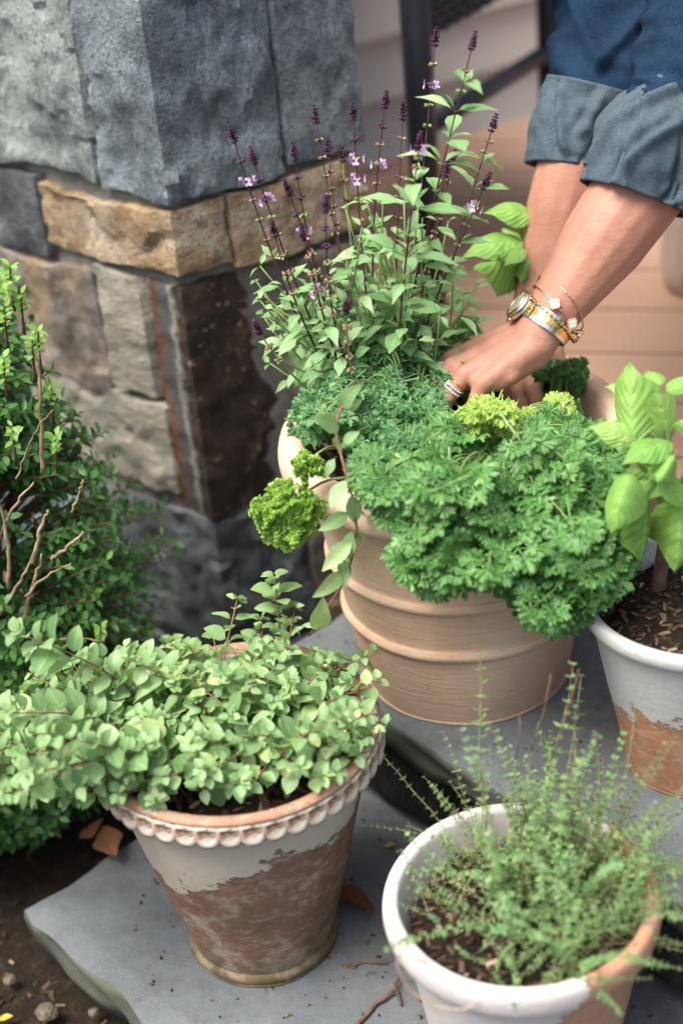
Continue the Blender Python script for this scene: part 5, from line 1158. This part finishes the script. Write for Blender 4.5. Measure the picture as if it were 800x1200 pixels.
def pebbles():
    M['peb'] = m_stone('pebble', (.15, .12, .085), (.24, .2, .15), 40); rg = np.random.default_rng(8)
    for lab, u, v, s_ in (('pale tan pebble on the dark soil below the lower step', 55, 1186, .013), ('small brown pebble close to the split edge of the lower step', 110, 1186, .0065), ('small ochre stone on the soil below the lower step corner', 12, 1148, .008)):
        V, F = gridbox((6, 6, 6)); V = V * 2 - 1; V = V / np.linalg.norm(V, axis=1)[:, None]; V = np.array([p * (1 + .22 * noise.noise(Vector(p * 1.5) + Vector((u, 0, 0)))) for p in V]) * s_ * [1, .85, .65]; p = at_z(u, v, -.072)
        tag(ob('pebble', me_np('pebble', V, F, [M['peb']]), None, tuple(p)), lab, 'stone')
    q = MB()
    for _ in range(2600):
        x, y = rg.uniform(-.75, .25), rg.uniform(.75, 1.9)
        if (np.array([x, y]) - SO) @ ST > -.36 and x > -.45 and rg.uniform() < .9: continue
        L = rg.uniform(.002, .007); B = np.array(box((-L, -L * .4, -L * .2), (L, L * .4, L * .2))[0]) * rg.uniform(.5, 1.3, (8, 1)); E_ = Matrix.Rotation(rg.uniform(0, 6.3), 3, 'Z') @ Matrix.Rotation(rg.uniform(-.5, .5), 3, 'X')
        z = -.085 + .018 * noise.noise(Vector((x * 7, y * 7, 1))) + .008 * noise.noise(Vector((x * 30, y * 30, 5))) + .002; q.add(B @ np.array(E_).T + [x, y, z], box((0, 0, 0), (1, 1, 1))[1])
    tag(ob('mulch', q.mesh('mulch', [M['chips']], False)), 'dark bark mulch scattered over the garden soil', 'mulch', kind='stuff')
pebbles()

def crumbs():
    rg = np.random.default_rng(15); q = MB(); fb = box((0, 0, 0), (1, 1, 1))[1]
    spots = [(ORE, .1, 60, 0), (THY, .11, 40, 0), (BIG, .14, 40, .16), (WHI, .1, 30, .16)]
    pts = [(c[0] + (r + abs(rg.normal(0, .035))) * cos(a), c[1] + (r + abs(rg.normal(0, .035))) * sin(a), z) for c, r, n, z in spots for a in rg.uniform(0, 2 * pi, n)]
    pts += [(*S(rg.uniform(-.1, .6), rg.uniform(-.33, -.03)), 0.0) for _ in range(90)] + [(*S(rg.uniform(-.15, .6), -abs(rg.normal(0, .02)) - .01 + .0), 0.0) for _ in range(60)]
    for x, y, z in pts:
        t_ = (np.array([x, y]) - SO) @ ST; s_ = (np.array([x, y]) - SO) @ SD
        if (z > .1 and not (.01 < t_ < .38)) or (z < .1 and not (-.35 < t_ < -.005 and s_ > -.18)): continue
        L = rg.uniform(.0006, .002) * (1 if rg.uniform() < .92 else 2); B = (np.array(box((-L, -L * .6, 0), (L, L * .6, L * .7))[0]) * rg.uniform(.6, 1.3, (8, 1))) @ np.array(Matrix.Rotation(rg.uniform(0, 6.3), 3, 'Z')).T
        q.add(B + [x, y, z + .0012], fb)
    tag(ob('soil_crumbs', q.mesh('soil_crumbs', [M['chips']], False)), 'soil crumbs and bits scattered on the bluestone steps', 'crumbs', kind='stuff')
crumbs()
